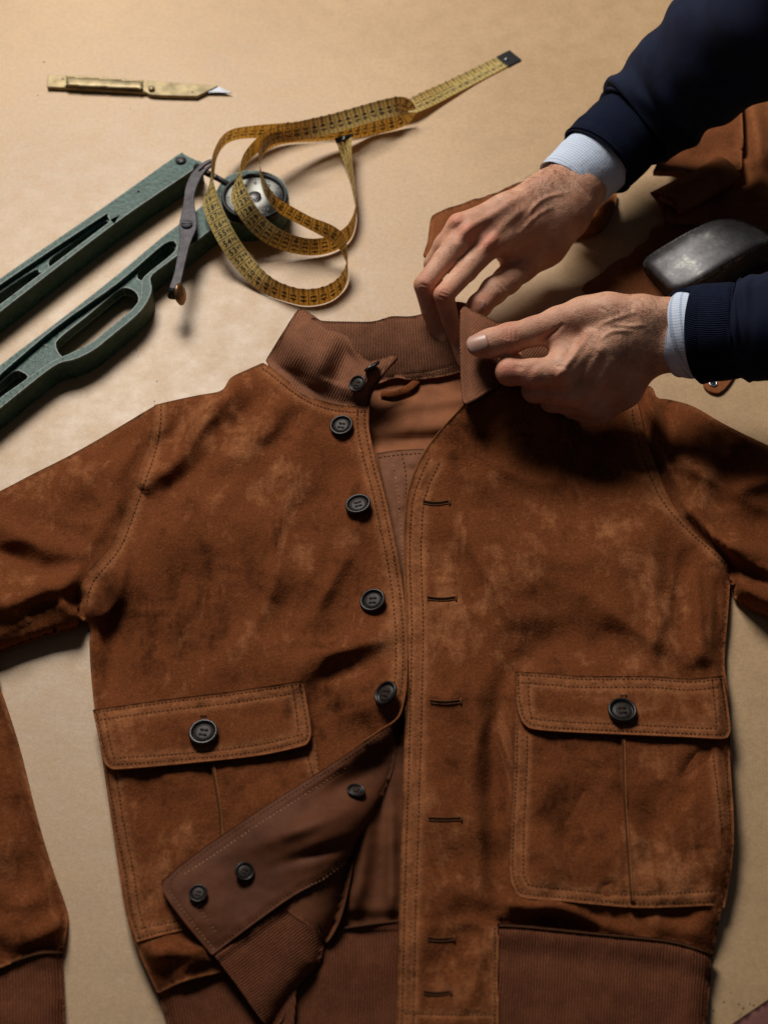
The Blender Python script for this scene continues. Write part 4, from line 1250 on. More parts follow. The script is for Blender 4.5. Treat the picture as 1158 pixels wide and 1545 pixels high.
CB = Panel('collar', [(465, 500), (465, 500), (470, 480), (487, 484), (520, 485), (560, 485), (580, 480), (592, 477), (620, 477), (640, 472), (660, 462), (690, 455), (715, 462),
                      (715, 462), (712, 552), (712, 552), (697, 560), (665, 568), (620, 573), (597, 570), (560, 580), (520, 570), (480, 560)], CB_z, M['knit'], JK, seams='CB', step=4.5,
           skirt=((0, 0.002), (2.5, 0.003)), uvf=lambda X, Y: np.stack([(X - (Y - 520) * (X - 560) * 0.0012) / 4.2, Y / 3.2], 1), label='inner face of the knit collar at the back of the neck')
def CR_z(X, Y, d):
    return 0.066 + 0.018 * sstep(600, 470, Y) + 0.004 * np.exp(-((X - 725) / 25) ** 2) - 0.006 * sstep(14, 0, X - 694) + 0.0005 * fbm(X, Y, 30, 58)
CR = Panel('collar', [(694, 466), (694, 466), (700, 462), (712, 468), (740, 481), (775, 496), (835, 512), (835, 512), (835, 560), (805, 562), (778, 566), (758, 573), (734, 590), (714, 604), (702, 610), (702, 610),
                      (697, 600), (694, 560), (693, 510)], CR_z, M['knit_soft'], JK, step=4.0, skirt=((0, 0.0028), (2.5, 0.004)),
           uvf=lambda X, Y: np.stack([(X * 0.8 + Y * 0.6) / 3.7, (Y * 0.8 - X * 0.6) / 3.0], 1), label='collar end held up between the two hands')
# piping along the held collar end and down the right front
def edge_cord(name, pts, r, mat, dz=0.0):
    q = resample(smooth(pts, 5, False), 4)
    V, F = sweep(P(q[:, 0], q[:, 1], q[:, 2] + dz), [r] * len(q), 8)
    return mk(name, V, F, mat, JK)
edge_cord('collar_edge', [(702, 610, 0.0665), (718, 602, 0.068), (736, 590, 0.069), (758, 574, 0.071), (780, 566, 0.073), (806, 562, 0.074)], 0.0016, M['knit'] if False else M['facing'])
edge_cord('collar_edge', [(704, 615, 0.063), (722, 607, 0.064), (742, 594, 0.065), (764, 579, 0.067), (790, 571, 0.069)], 0.0015, M['facing'])
q = [(598, 540), (590, 549), (581, 560), (567, 580), (558, 597), (556, 611)]
q = [(x, y, float(CL.zat(x - 3, y)[0])) for x, y in q]
edge_cord('collar_edge', q, 0.0015, M['facing'], -0.0006)
# hanger loop
q = resample(smooth([(575, 594, 0.013), (592, 595, 0.0145), (610, 589, 0.0155), (622, 581, 0.0155), (627, 575, 0.014)], 6, False), 3)
V, F = sweep(P(q[:, 0], q[:, 1], q[:, 2]), [(0.0040, 0.0014)] * len(q), 10)
mk('hanger_loop', V, F, M['suede'], JK)

# ---- pockets
def over(pan, dz):
    return lambda X, Y, d: pan.zat(X, Y) + dz
def LF_flat(X, Y):
    ds, _, _ = pdist(X, Y, LF_side)
    return roll(ds, 60, 0.007, 0.0225)
def PLb_z(X, Y, d):
    pleat = np.interp(Y, [1154, 1223, 1270, 1420], [319, 331, 334, 345])
    return np.maximum(LF.zat(X, Y) + 0.0022, LF_flat(X, Y) + 0.0030) - 0.0018 * np.exp(-((X - pleat + 3) / 3) ** 2) + 0.0026 * sstep(-4, 3, X - pleat) * np.exp(-np.maximum(X - pleat, 0) / 45)\
        + 0.0012 * fbm(X, Y, 45, 61)
PLb = Panel('pocket', [(157, 1130), (157, 1130), (163, 1200), (171, 1256), (184, 1320), (193, 1378), (206, 1421), (206, 1421), (225, 1416), (243, 1411), (282, 1402), (330, 1395),
                       (415, 1380), (415, 1380), (425, 1290), (440, 1218), (482, 1176), (482, 1176), (479, 1140), (474, 1110), (474, 1110), (300, 1120)], PLb_z, M['suede'], JK, seams='PLb', step=5,
            skirt=((0, 0.003),))
def PLf_z(X, Y, d):
    bot = np.interp(X, [150, 300, 470], [1158, 1150, 1120])
    k = sstep(90, 0, bot - Y)
    return np.maximum(LF_flat(X, Y) + 0.0040, LF.zat(X, Y) + 0.0030) + 0.0016 + 0.0050 * k + 0.0006 * fbm(X, Y, 35, 64)
PLf = Panel('pocket_flap', [(140, 1071), (140, 1071), (250, 1055), (350, 1043), (457, 1027), (457, 1027), (463, 1060), (468, 1090), (469, 1108), (465, 1119), (453, 1126), (387, 1140),
                            (276, 1152), (182, 1160), (166, 1158), (157, 1148), (150, 1118)], PLf_z, M['suede'], JK, seams='PLf', step=4.5, skirt=((0, 0.0026), (1.5, 0.003)))
def PRb_z(X, Y, d):
    pleat = np.interp(Y, [1115, 1202, 1295, 1364], [938, 940, 946, 951])
    return RF.zat(np.minimum(X, 1080), Y) * 0.55 + 0.0205 * 0.45 + 0.0030 - 0.0016 * np.exp(-((X - pleat + 3) / 3) ** 2) + 0.0026 * sstep(-4, 3, X - pleat) * np.exp(-np.maximum(X - pleat, 0) / 45)\
        + 0.0016 * fbm(X, Y, 50, 67) - 0.008 * sstep(24, 0, np.interp(Y, [1000, 1150, 1240, 1300, 1370], [1098, 1102, 1107, 1103, 1090]) - X)\
        + PR_folds(X, Y)
PR_folds = Strokes([
    ([(1075, 1130), (1045, 1150), (1025, 1180)], 9, -0.0050), ([(900, 1150), (880, 1220), (850, 1290)], 18, -0.0045),
    ([(1000, 1180), (985, 1250), (990, 1330)], 16, -0.0030), ([(830, 1160), (820, 1250), (845, 1330)], 22, 0.0030),
    ([(1040, 1200), (1050, 1280)], 14, 0.0030), ([(930, 1335), (905, 1348)], 10, -0.003)])
PRb = Panel('pocket', [(776, 1040), (776, 1040), (774, 1155), (769, 1249), (768, 1315), (774, 1340), (788, 1354), (853, 1360), (953, 1369), (1024, 1368), (1071, 1366), (1092, 1370), (1092, 1370),
                       (1101, 1320), (1105, 1280), (1106, 1233), (1100, 1140), (1097, 1060), (1097, 1060), (940, 1050)], PRb_z, M['suede'], JK, seams='PRb', step=5, skirt=((0, 0.0034), (1, 0.005)))
def PRf_z(X, Y, d):
    k = sstep(85, 0, 1110 - Y)
    return PRb_z(X, np.maximum(Y, 1000), d) * 0.4 + 0.6 * 0.0235 + 0.0020 + 0.0040 * k + 0.0005 * fbm(X, Y, 35, 70) - 0.006 * sstep(20, 0, 1100 - X)
PRf = Panel('pocket_flap', [(777, 1013), (777, 1013), (830, 1016), (884, 1020), (978, 1020), (1040, 1024), (1090, 1019), (1090, 1019), (1096, 1056), (1101, 1095), (1100, 1106), (1090, 1114),
                            (1040, 1112), (946, 1108), (853, 1104), (806, 1100), (792, 1094), (784, 1082), (778, 1056)], PRf_z, M['suede'], JK, seams='PRf', step=4.5, skirt=((0, 0.0026), (1.5, 0.003)))

for _nm, _pan in (('LF', LF), ('RF', RF), ('PLf', PLf), ('PRf', PRf), ('PLb', PLb), ('PRb', PRb), ('FF', FF), ('IFP', IFP), ('CB', CB), ('KF', KF), ('WB', WB)):
    for _p, _k in SEAM[_nm]:
        stitch(_pan, _p, per=1, **_k)
flush_stitches(STITCH, 'stitching', M['thread'], JK, 'dark dashed seam stitches')
flush_stitches(STITCH_PALE, 'stitching', M['thread_pale'], JK, 'paler seam stitches')
welt('hem_seam', [(752, 1397), (800, 1400), (900, 1410), (1000, 1420), (1040, 1429), (1075, 1441)], lambda x, y: WB.zat(x, y) + 0.001)
welt('hem_seam', [(238, 1497), (270, 1481), (300, 1472), (352, 1464)], lambda x, y: LW.zat(x, y) + 0.0012)
welt('hem_seam', [(505, 1403), (560, 1395), (604, 1390)], lambda x, y: BW.zat(x, y) + 0.0008, 0.0012)
welt('cuff_seam', [(94, 1438), (62, 1439), (30, 1448), (0, 1460), (-60, 1480)], lambda x, y: SBK.zat(x, y) + 0.0014)
welt('pocket_pleat', [(322, 1150), (334, 1223), (337, 1280)], lambda x, y: np.maximum(PLb.zat(x + 8, y), PLb.zat(x - 8, y)) + 0.0003, 0.0011, 'suede_edge')
welt('pocket_pleat', [(942, 1112), (944, 1202), (950, 1295), (955, 1362)], lambda x, y: np.maximum(PRb.zat(x + 8, y), PRb.zat(x - 8, y)) + 0.0003, 0.0011, 'suede_edge')
welt('pocket_pleat', [(319, 1150), (331, 1223), (334, 1280)], lambda x, y: np.maximum(PLb.zat(x + 8, y), PLb.zat(x - 8, y)) + 0.0002, 0.0008, 'thread')
welt('pocket_pleat', [(939, 1112), (941, 1202), (947, 1295), (952, 1362)], lambda x, y: np.maximum(PRb.zat(x + 8, y), PRb.zat(x - 8, y)) + 0.0002, 0.0008, 'thread')
welt('front_edge', [(614, 960), (613, 1020), (609, 1055), (600, 1083), (575, 1101), (548, 1119)], lambda x, y: np.interp(y, [960, 1050, 1080, 1119], [0.0200, 0.030, 0.0335, 0.0335]), 0.0010, 'suede_edge')
q = [(x, y) for x, y in RF_front[:9]]
welt('front_edge', q, lambda x, y: RF.zat(x, y) - 0.0002, 0.0011, 'suede_edge')

# ---- buttons
def button_meshes():
    s = 24
    prof = [(0.0, -0.0016), (0.80, -0.0016), (0.97, -0.0006), (1.0, 0.0002), (0.98, 0.0010), (0.93, 0.0015), (0.86, 0.0016), (0.79, 0.0012), (0.74, 0.0005), (0.69, 0.0001), (0.64, 0.0)]
    R = 0.0112
    V, F = lathe([(max(r, 0.02) * R, z * 1.2) for r, z in prof], s, False)
    rim = mk('button_proto', V, F, M['horn_matt']); rim2 = mk('glossy_proto', V, F, M['horn'])
    V, F = lathe([(0.68 * R, -0.0002), (0.66 * R, 0.0003), (0.4 * R, 0.0003), (0.02 * R, 0.0003)], s, False)
    cen = mk('centre_proto', V, F, M['horn_mid'])
    ho = []; th = []
    for sx in (-1, 1):
        for sy in (-1, 1):
            v, f = lathe([(0.105 * R, 0.0003), (0.105 * R, 0.00062), (0.01 * R, 0.00063)], 8)
            ho.append(([(a + sx * 0.19 * R, b + sy * 0.19 * R, c) for a, b, c in v], f))
    for sy in (-1, 1):
        v, f = sweep([(-0.19 * R, sy * 0.19 * R, 0.0006), (0, sy * 0.19 * R, 0.0011), (0.19 * R, sy * 0.19 * R, 0.0006)], [0.00035] * 3, 6)
        th.append((v, f))
    h = mk('holes_proto', *join_geo(ho), M['black'])
    t = mk('thread_proto', *join_geo(th), M['thread'])
    out = [o.data for o in (rim, cen, h, t, rim2)]
    for o in (rim, cen, h, t, rim2): bpy.data.objects.remove(o)
    return out
BM = button_meshes()
def button(pos, n, r, spin=0.0, label=None, thread=True, gloss=False):
    o = bpy.data.objects.new('button', BM[4] if gloss else BM[0]); COL.objects.link(o); o.parent = JK
    up = (math.sin(spin), math.cos(spin), 0)
    o.matrix_world = Matrix.Translation(Vector(pos)) @ basis(n, up).to_4x4() @ Matrix.Scale(r / 0.0112, 4)
    for nm, me in (('button_centre', BM[1]), ('thread_hole', BM[2]), ('button_thread', BM[3])):
        if nm == 'button_thread' and not thread: continue
        c = bpy.data.objects.new(nm, me); COL.objects.link(c); c.parent = o
    if label: o['label'] = label
    return o
def button_on(pan, x, y, rpx, spin=0.0, lift=0.0034, tilt=(0, 0), label=None, gloss=False):
    o, n = pan.frame(x, y, 10)
    n = n + np.array([tilt[0], tilt[1], 0]); n /= np.linalg.norm(n)
    k = np.linalg.norm(o - CAM) / FPX
    # shank of thread under the button
    p = P(x, y, pan.zat(x, y)[0] + lift)
    b = button(p, n, rpx * k, spin, label, gloss=gloss)
    V, F = sweep([o - n * 0.001, p], [0.0016, 0.0016], 8)
    mk('button_shank', V, F, M['thread'], JK)
    return b
button_on(LF, 515, 642, 18, 0.3, tilt=(0.05, 0.05))
button_on(LF, 540, 761, 20, -0.2)
button_on(LF, 562, 906, 20, 0.1, tilt=(-0.15, -0.05))
button_on(LF, 582, 1046, 20, 0.5, tilt=(-0.55, 0.0))
button_on(PLf, 307, 1105, 22, 0.2, tilt=(0, -0.05), gloss=True, label='button with a bright polished rim')
button_on(PRf, 938, 1072, 22, 0.0)
button_on(CL, 539, 579, 14, 0.5, tilt=(0.1, 0.15))
button_on(CL, 561, 553, 14, 0.5, tilt=(-0.75, 0.9), lift=0.006)
button_on(FF, 299, 1348, 14, 0.2, 0.003)
button_on(FF, 369, 1315, 14.5, 0.5, 0.003, tilt=(0.2, 0.1))
button_on(FF, 537, 1193, 14, 0.3, 0.003)

# ---- buttonholes: a slit with a worked thread edge
def buttonhole(pan, x0, x1, y, sag=4.0, name='buttonhole'):
    t = np.linspace(0, 1, 16); x = x0 + (x1 - x0) * t
    yy = y + sag * np.sin(t * math.pi) * 0.5
    parts = []
    top = P(x, yy - 2.2, pan.zat(x, yy - 2.2) + 0.0005); bot = P(x, yy + 2.4, pan.zat(x, yy + 2.4) + 0.0006)
    slit = mk(name, *sweep(P(x, yy, pan.zat(x, yy) + 0.0003), [(0.0011 * math.sin(math.pi * min(max(a, 0.06), 0.94)) ** 0.4, 0.0004) for a in t], 8), M['slit'], JK)
    for row in (top, bot):
        fine = np.stack([np.interp(np.linspace(0, 15, 46), np.arange(16), row[:, k]) for k in range(3)], 1)
        fine[:, 1] += 0.0003 * np.where(np.arange(46) % 2, 1, -1)
        parts.append(sweep(fine, [0.0005 if i % 2 else 0.0003 for i in range(46)], 6))
    bx = P([x1 + 2, x1 + 2], [y - 5, y + 5], pan.zat([x1 + 2, x1 + 2], [y - 5, y + 5]) + 0.0006)
    parts.append(sweep(bx, [0.0008, 0.0008], 6))
    mk('worked_edge', *join_geo(parts), M['buttonhole_thread'], slit)
for x0, x1, y, s in [(638, 676, 757, 5), (644, 686, 902, 4), (649, 693, 1058, 4), (646, 694, 1235, 2), (645, 683, 1416, 4), (639, 678, 1497, 4)]:
    buttonhole(RF, x0, x1, y, s)
for pan, x, y in ((PLf, 307, 1080), (PRf, 940, 1049)):
    parts = [sweep(P([x - 5, x + 5], [y, y], pan.zat([x - 5, x + 5], [y, y]) + 0.0008), [0.0007] * 2, 6),
             sweep(P([x - 2, x - 2], [y, y + 9], pan.zat([x, x], [y, y + 9]) + 0.0008), [0.0005] * 2, 6),
             sweep(P([x + 2, x + 2], [y, y + 9], pan.zat([x, x], [y, y + 9]) + 0.0008), [0.0005] * 2, 6)]
    mk('buttonhole_bar', *join_geo(parts), M['thread'], JK)
# ------------------------------------------------------------------ the tailor: two hands, cuffs and sleeves
PE = empty('person', 'person in navy jacket and pale blue shirt cuffs holding up the suede jacket collar', 'person')

def project(W):
    D = np.asarray(W) - CAM
    zc = D @ FWD
    return PW / 2 + FPX * (D @ RGT) / zc, PH / 2 - FPX * (D @ UPV) / zc

class Sdf:
    def __init__(self, lo, hi, h):
        self.h = h; self.lo = np.array(lo)
        n = np.ceil((np.array(hi) - self.lo) / h).astype(int) + 1
        self.n = n; self.f = np.full(n, 0.05, np.float32)
        self.ax = [self.lo[k] + h * np.arange(n[k]) for k in range(3)]
    def _box(self, pts, r):
        lo = np.min(pts, 0) - r; hi = np.max(pts, 0) + r
        a = np.clip(np.floor((lo - self.lo) / self.h).astype(int), 0, self.n)
        b = np.clip(np.ceil((hi - self.lo) / self.h).astype(int) + 1, 0, self.n)
        return tuple(slice(i, j) for i, j in zip(a, b))
    def _grid(self, sl):
        x, y, z = (self.ax[k][sl[k]] for k in range(3))
        return np.stack(np.meshgrid(x, y, z, indexing='ij'), -1)
    def cone(self, a, b, ra, rb, k=0.006):
        a = np.array(a); b = np.array(b); m = max(ra, rb) + k * 2 + 0.004
        sl = self._box([a, b], m); G = self._grid(sl)
        if G.size == 0: return
        ab = b - a; L2 = max(ab @ ab, 1e-12)
        t = np.clip(((G - a) @ ab) / L2, 0, 1)
        d = np.linalg.norm(G - a - t[..., None] * ab, axis=-1) - (ra + (rb - ra) * t)
        f = self.f[sl]
        h = np.clip(0.5 + 0.5 * (f - d) / k, 0, 1)
        self.f[sl] = f * (1 - h) + d * h - k * h * (1 - h)
    def chain(self, pts, k=0.006):
        for (a, ra), (b, rb) in zip(pts[:-1], pts[1:]):
            self.cone(a, b, ra, rb, k)
    def mesh(self):
        """surface nets"""
        f = self.f; s = f < 0
        nx, ny, nz = f.shape
        acc = np.zeros((nx - 1, ny - 1, nz - 1, 3), np.float32); cnt = np.zeros((nx - 1, ny - 1, nz - 1), np.float32)
        I = np.stack(np.meshgrid(np.arange(nx - 1), np.arange(ny - 1), np.arange(nz - 1), indexing='ij'), -1)
        off = [(i, j, k) for i in (0, 1) for j in (0, 1) for k in (0, 1)]
        sub = lambda A, o: A[o[0]:nx - 1 + o[0], o[1]:ny - 1 + o[1], o[2]:nz - 1 + o[2]]
        for o in off:
            for axx in range(3):
                if o[axx]: continue
                p = list(o); p[axx] = 1
                A, B = sub(f, o), sub(f, p)
                m = (A < 0) != (B < 0)
                if not m.any(): continue
                t = A[m] / (A[m] - B[m])
                q = I[m].astype(np.float32) + np.array(o, np.float32); q[:, axx] += t
                acc[m] += q; cnt[m] += 1
        on = cnt > 0
        idx = np.full(on.shape, -1, int); idx[on] = np.arange(on.sum())
        V = (acc[on] / cnt[on][:, None]) * self.h + self.lo
        F = []
        for axx in range(3):
            sl0 = [slice(1, -1)] * 3; sl0[axx] = slice(0, -1)
            sl1 = list(sl0); sl1[axx] = slice(1, None)
            A = s[tuple(sl0)]; B = s[tuple(sl1)]
            m = A != B
            ii = np.argwhere(m) + np.array([0 if k == axx else 1 for k in range(3)])
            flip = A[m]
            u, v = [(1, 2), (2, 0), (0, 1)][axx]
            du = np.zeros(3, int); du[u] = 1; dv = np.zeros(3, int); dv[v] = 1
            g = lambda e: idx[e[:, 0], e[:, 1], e[:, 2]]
            q = np.stack([g(ii - du - dv), g(ii - dv), g(ii), g(ii - du)], 1)
            q[~flip] = q[~flip][:, ::-1]
            F.append(q)
        F = np.vstack(F); F = F[(F >= 0).all(1)]
        return V.astype(float), F

def relax(V, F, it=2, lam=0.5):
    E = np.vstack([F[:, [0, 1]], F[:, [1, 2]], F[:, [2, 3]], F[:, [3, 0]]])
    n = len(V)
    for _ in range(it):
        S = np.zeros_like(V); c = np.zeros(n)
        for a, b in ((0, 1), (1, 0)):
            np.add.at(S, E[:, a], V[E[:, b]]); np.add.at(c, E[:, a], 1)
        V = V + lam * (S / np.maximum(c, 1)[:, None] - V)
    return V

def vnormals(V, F):
    n = np.cross(V[F[:, 2]] - V[F[:, 0]], V[F[:, 3]] - V[F[:, 1]])
    N_ = np.zeros_like(V)
    for k in range(4): np.add.at(N_, F[:, k], n)
    return N_ / (np.linalg.norm(N_, axis=1)[:, None] + 1e-12)

def skin_mat():
    m, nt, bs = new_mat('skin'); v = objvec(nt)
    a = noise(nt, v, 45, 5, 0.6); f = noise(nt, v, 420, 4, 0.65); g = noise(nt, v, 150, 4, 0.6, 0.8)
    c = ramp(nt, a, [(0.3, (0.44, 0.200, 0.122)), (0.55, (0.57, 0.300, 0.192)), (0.75, (0.65, 0.385, 0.265))])
    at = N(nt, 'ShaderNodeAttribute'); at.attribute_name = 'flush'
    c = mix(nt, at.outputs['Fac'], c, (0.54, 0.185, 0.120))
    c = mix(nt, 0.35, c, ramp(nt, f, [(0.3, (0.72, 0.68, 0.66)), (0.7, (1.15, 1.15, 1.15))]), 'MULTIPLY')
    nt.links.new(c, bs.inputs['Base Color'])
    bs.inputs['Roughness'].default_value = 0.58
    bs.inputs['Specular IOR Level'].default_value = 0.30
    bs.inputs['Subsurface Weight'].default_value = 0.12
    bs.inputs['Subsurface Radius'].default_value = (0.004, 0.0016, 0.0008)
    bs.inputs['Subsurface Scale'].default_value = 0.6
    vo = N(nt, 'ShaderNodeTexVoronoi'); vo.inputs['Scale'].default_value = 700; nt.links.new(v, vo.inputs['Vector'])
    b1 = bump(nt, bs, g, 0.22, 0.0012)
    b2 = bump(nt, bs, vo.outputs['Distance'], 0.4, 0.0006, b1)
    bump(nt, bs, f, 0.30, 0.0006, b2)
    return m
M['skin'] = skin_mat()
M['nail'] = simple('nail', (0.46, 0.265, 0.205), 0.36, spec=0.4, nscale=120, namt=0.08)

def hand(cones, folds, flush, h=0.00125, it=2):
    pts = []
    for c in cones:
        for q in c[0]:
            pts.append(P(*q[:3]))
    pts = np.array(pts)
    S = Sdf(pts.min(0) - 0.034, pts.max(0) + 0.034, h)
    for chain, k in cones:
        S.chain([(P(*q[:3]), q[3]) for q in chain], k)
    V, F = S.mesh()
    V = relax(V, F, it)
    Nr = vnormals(V, F)
    X, Y = project(V)
    face = np.sum(Nr * (CAM - V), 1) / np.linalg.norm(CAM - V, axis=1)
    w = sstep(0.0, 0.35, face)
    V = V + Nr * (folds(X, Y) * w)[:, None] + Nr * (0.00012 * fbm(X, Y, 9, 5, 2) * w)[:, None]
    o = mk('hand', V, F, M['skin'], PE)
    at = o.data.attributes.new('flush', 'FLOAT', 'POINT')
    fl = np.zeros(len(V))
    for x, y, r, a in flush:
        fl = np.maximum(fl, 1.35 * a * np.exp(-((X - x) ** 2 + (Y - y) ** 2) / r ** 2))
    if len(o.data.vertices) == len(V):
        at.data.foreach_set('value', fl.astype(np.float32))
    return o, V, F, Nr

# ---- upper hand (reaches down, fingertips behind the collar)
R_cones = [
    ([(915, 225, .130, .0200), (878, 262, .121, .0190), (845, 293, .119, .0195)], .012),
    ([(900, 212, .126, .0160), (858, 262, .120, .0160), (824, 288, .122, .0165)], .012),
    ([(912, 245, .118, .0180), (876, 288, .108, .0195), (852, 322, .102, .0205)], .014),
    ([(838, 300, .119, .0180), (790, 338, .119, .0155), (738, 370, .120, .0128)], .012),   # metacarpals
    ([(826, 287, .124, .0160), (765, 322, .123, .0140), (704, 351, .124, .0124)], .012),
    ([(828, 288, .121, .0145), (762, 320, .119, .0130), (692, 340, .118, .0108)], .012),
    ([(828, 290, .112, .0155), (760, 322, .103, .0130), (690, 350, .098, .0105)], .012),
    ([(850, 320, .103, .0200), (800, 350, .100, .0200), (765, 372, .100, .0150)], .016),   # palm and thenar
    ([(850, 325, .101, .0215), (820, 368, .092, .0200), (783, 402, .083, .0150)], .014),
    ([(786, 402, .083, .0148), (764, 423, .077, .0128), (745, 438, .073, .0122), (722, 462, .066, .0108), (713, 473, .062, .0090)], .006),   # thumb
    ([(738, 369, .120, .0128), (703, 408, .116, .0104), (669, 445, .1113, .0094)], .0035),   # index
    ([(669, 445, .1113, .0094), (679, 482, .0758, .0082), (689, 512, .0452, .0076), (699, 545, .0242, .0066)], .0012),
    ([(704, 350, .124, .0124), (670, 392, .118, .0104), (639, 430, .1113, .0095)], .0035),   # middle
    ([(639, 430, .1113, .0095), (648, 468, .0726, .0083), (659, 500, .0420, .0076), (674, 530, .0210, .0066)], .0012),
    ([(692, 340, .118, .0108), (670, 370, .104, .0098), (653, 398, .084, .0090)], .0035),   # ring
    ([(653, 398, .084, .0090), (656, 440, .040, .0080), (664, 470, .010, .0072)], .0012),
    ([(690, 350, .098, .0100), (680, 370, .082, .0092), (664, 392, .060, .0085)], .005),
]
R_folds = Strokes([
    ([(800, 308), (765, 335), (742, 360)], 6, 0.0012), ([(790, 292), (745, 322), (708, 345)], 6, 0.0013), ([(780, 285), (730, 308), (692, 330)], 6, 0.0010),
    ([(745, 338), (722, 352), (712, 372)], 9, -0.0022), ([(706, 325), (690, 345), (684, 366)], 7, -0.0018),
    ([(732, 362), (742, 372)], 11, 0.0022), ([(697, 345), (708, 354)], 10, 0.0022), ([(683, 330), (690, 338)], 9, 0.0016),
    ([(860, 290), (820, 300), (790, 330)], 3.2, 0.0008), ([(835, 312), (810, 325), (780, 355)], 3.0, 0.0008), ([(815, 300), (800, 318), (802, 335)], 2.8, 0.0007),
    ([(663, 441), (676, 446)], 1.6, -0.0007), ([(661, 447), (675, 452)], 1.6, -0.0008), ([(666, 436), (678, 441)], 1.4, -0.0005),
    ([(633, 428), (645, 432)], 1.6, -0.0007), ([(634, 434), (645, 438)], 1.5, -0.0006),
    ([(788, 390), (750, 408), (742, 415)], 3, -0.0012), ([(755, 425), (765, 438)], 1.6, -0.0006), ([(749, 428), (758, 442)], 1.6, -0.0006),
    ([(866, 270), (880, 285), (890, 300)], 2.2, -0.0007), ([(856, 262), (868, 275)], 2.2, -0.0005),
    ([(684, 515), (690, 520)], 1.6, -0.0006),
])
R_flush = [(737, 366, 18, .55), (703, 349, 15, .55), (686, 333, 13, .5), (667, 446, 15, .5), (640, 431, 13, .5), (720, 462, 16, .5), (664, 400, 10, .2)]
def tilt_r(x, y):
    t = ((x - 785) * 0.47 + (y - 315) * 0.88) / 40.0
    return -0.010 * min(max(t, -1.0), 2.0) * (1.0 if y < 400 else max(0.0, 1 - (y - 400) / 45.0)) * (1.0 if x < 825 else max(0.0, 1 - (x - 825) / 35.0))
R_cones = [([(x, y, z * 0.62 + 0.0080 + tilt_r(x, y), r) for x, y, z, r in ch], k) for ch, k in R_cones]
RH, RV, RFc, RN = hand(R_cones, R_folds, R_flush)

# ---- lower hand (thumb on top of the collar end, fingers closed under it)
L_cones = [
    ([(1080, 490, .120, .0185), (1010, 485, .112, .0185), (968, 483, .112, .0195)], .012),
    ([(1080, 522, .108, .0185), (1010, 524, .099, .0195), (962, 530, .091, .0200)], .012),
    ([(965, 480, .115, .0200), (915, 475, .113, .0180), (880, 478, .110, .0160), (842, 489, .106, .0148)], .010),   # thumb metacarpal
    ([(842, 489, .106, .0148), (805, 500, .103, .0122), (768, 511, .099, .0132), (740, 518, .096, .0122), (721, 521, .094, .0102)], .006),
    ([(965, 500, .108, .0180), (905, 530, .101, .0150), (846, 560, .094, .0138)], .012),   # metacarpals
    ([(960, 520, .099, .0175), (910, 558, .086, .0150), (866, 590, .076, .0130)], .012),
    ([(960, 535, .090, .0175), (920, 575, .072, .0150), (888, 608, .060, .0122)], .012),
    ([(962, 545, .083, .0185), (938, 585, .062, .0165), (908, 617, .048, .0118)], .012),
    ([(930, 510, .098, .0210), (880, 535, .090, .0170)], .016),
    ([(930, 545, .075, .0190), (885, 570, .066, .0170)], .016),
    ([(846, 560, .094, .0136), (805, 563, .089, .0120), (768, 561, .085, .0118)], .005),   # index
    ([(768, 561, .085, .0118), (770, 545, .070, .0100), (785, 530, .062, .0090)], .004),
    ([(866, 590, .076, .0130), (835, 590, .071, .0118), (806, 588, .067, .0112)], .005),
    ([(806, 588, .067, .0112), (806, 572, .054, .0098), (820, 556, .048, .009)], .004),
    ([(888, 608, .060, .0120), (860, 607, .056, .0110), (832, 604, .052, .0104)], .005),
    ([(832, 604, .052, .0104), (835, 590, .042, .009)], .004),
    ([(908, 617, .048, .0118), (885, 620, .045, .0100), (862, 617, .043, .0090)], .005),
    ([(845, 520, .098, .0100), (850, 545, .094, .0105)], .012),   # web between thumb and index
]
L_folds = Strokes([
    ([(893, 497), (866, 535), (839, 572)], 4.5, 0.0019, 0.3), ([(910, 520), (890, 555), (868, 592)], 5.5, 0.0012, 0.4), ([(925, 540), (905, 575), (888, 606)], 6, 0.0010, 0.4),
    ([(880, 500), (850, 540)], 8, -0.0014), ([(902, 530), (868, 575)], 8, -0.0014),
    ([(842, 495), (830, 504), (816, 516)], 3.0, -0.0020), ([(850, 488), (838, 498)], 2.4, -0.0010),
    ([(960, 470), (930, 480), (900, 492)], 3.2, 0.0010), ([(955, 500), (925, 500), (905, 512)], 3.0, 0.0010), ([(975, 490), (945, 492), (918, 488)], 3, 0.0008),
    ([(900, 462), (915, 470), (920, 480)], 2.5, -0.0006), ([(930, 458), (938, 472)], 2.5, -0.0005), ([(945, 458), (952, 470)], 2.5, -0.0005),
    ([(771, 494), (773, 514)], 1.6, -0.0007), ([(765, 494), (766, 514)], 1.6, -0.0008), ([(778, 496), (780, 514)], 1.5, -0.0006), ([(760, 497), (761, 512)], 1.4, -0.0005),
    ([(820, 540), (800, 556), (795, 575)], 6, -0.0012), ([(775, 552), (790, 556)], 3, -0.0006), ([(765, 575), (785, 572)], 2.2, -0.0007),
    ([(846, 555), (842, 570)], 10, 0.0014), ([(790, 580), (800, 592)], 4, -0.0014), ([(820, 604), (830, 612)], 4, -0.0012),
])
L_flush = [(766, 505, 18, .45), (728, 520, 14, .45), (765, 560, 18, .6), (800, 566, 14, .35), (844, 566, 14, .3), (828, 507, 12, .45)]
LH, LV, LFc, LN_ = hand(L_cones, L_folds, L_flush)

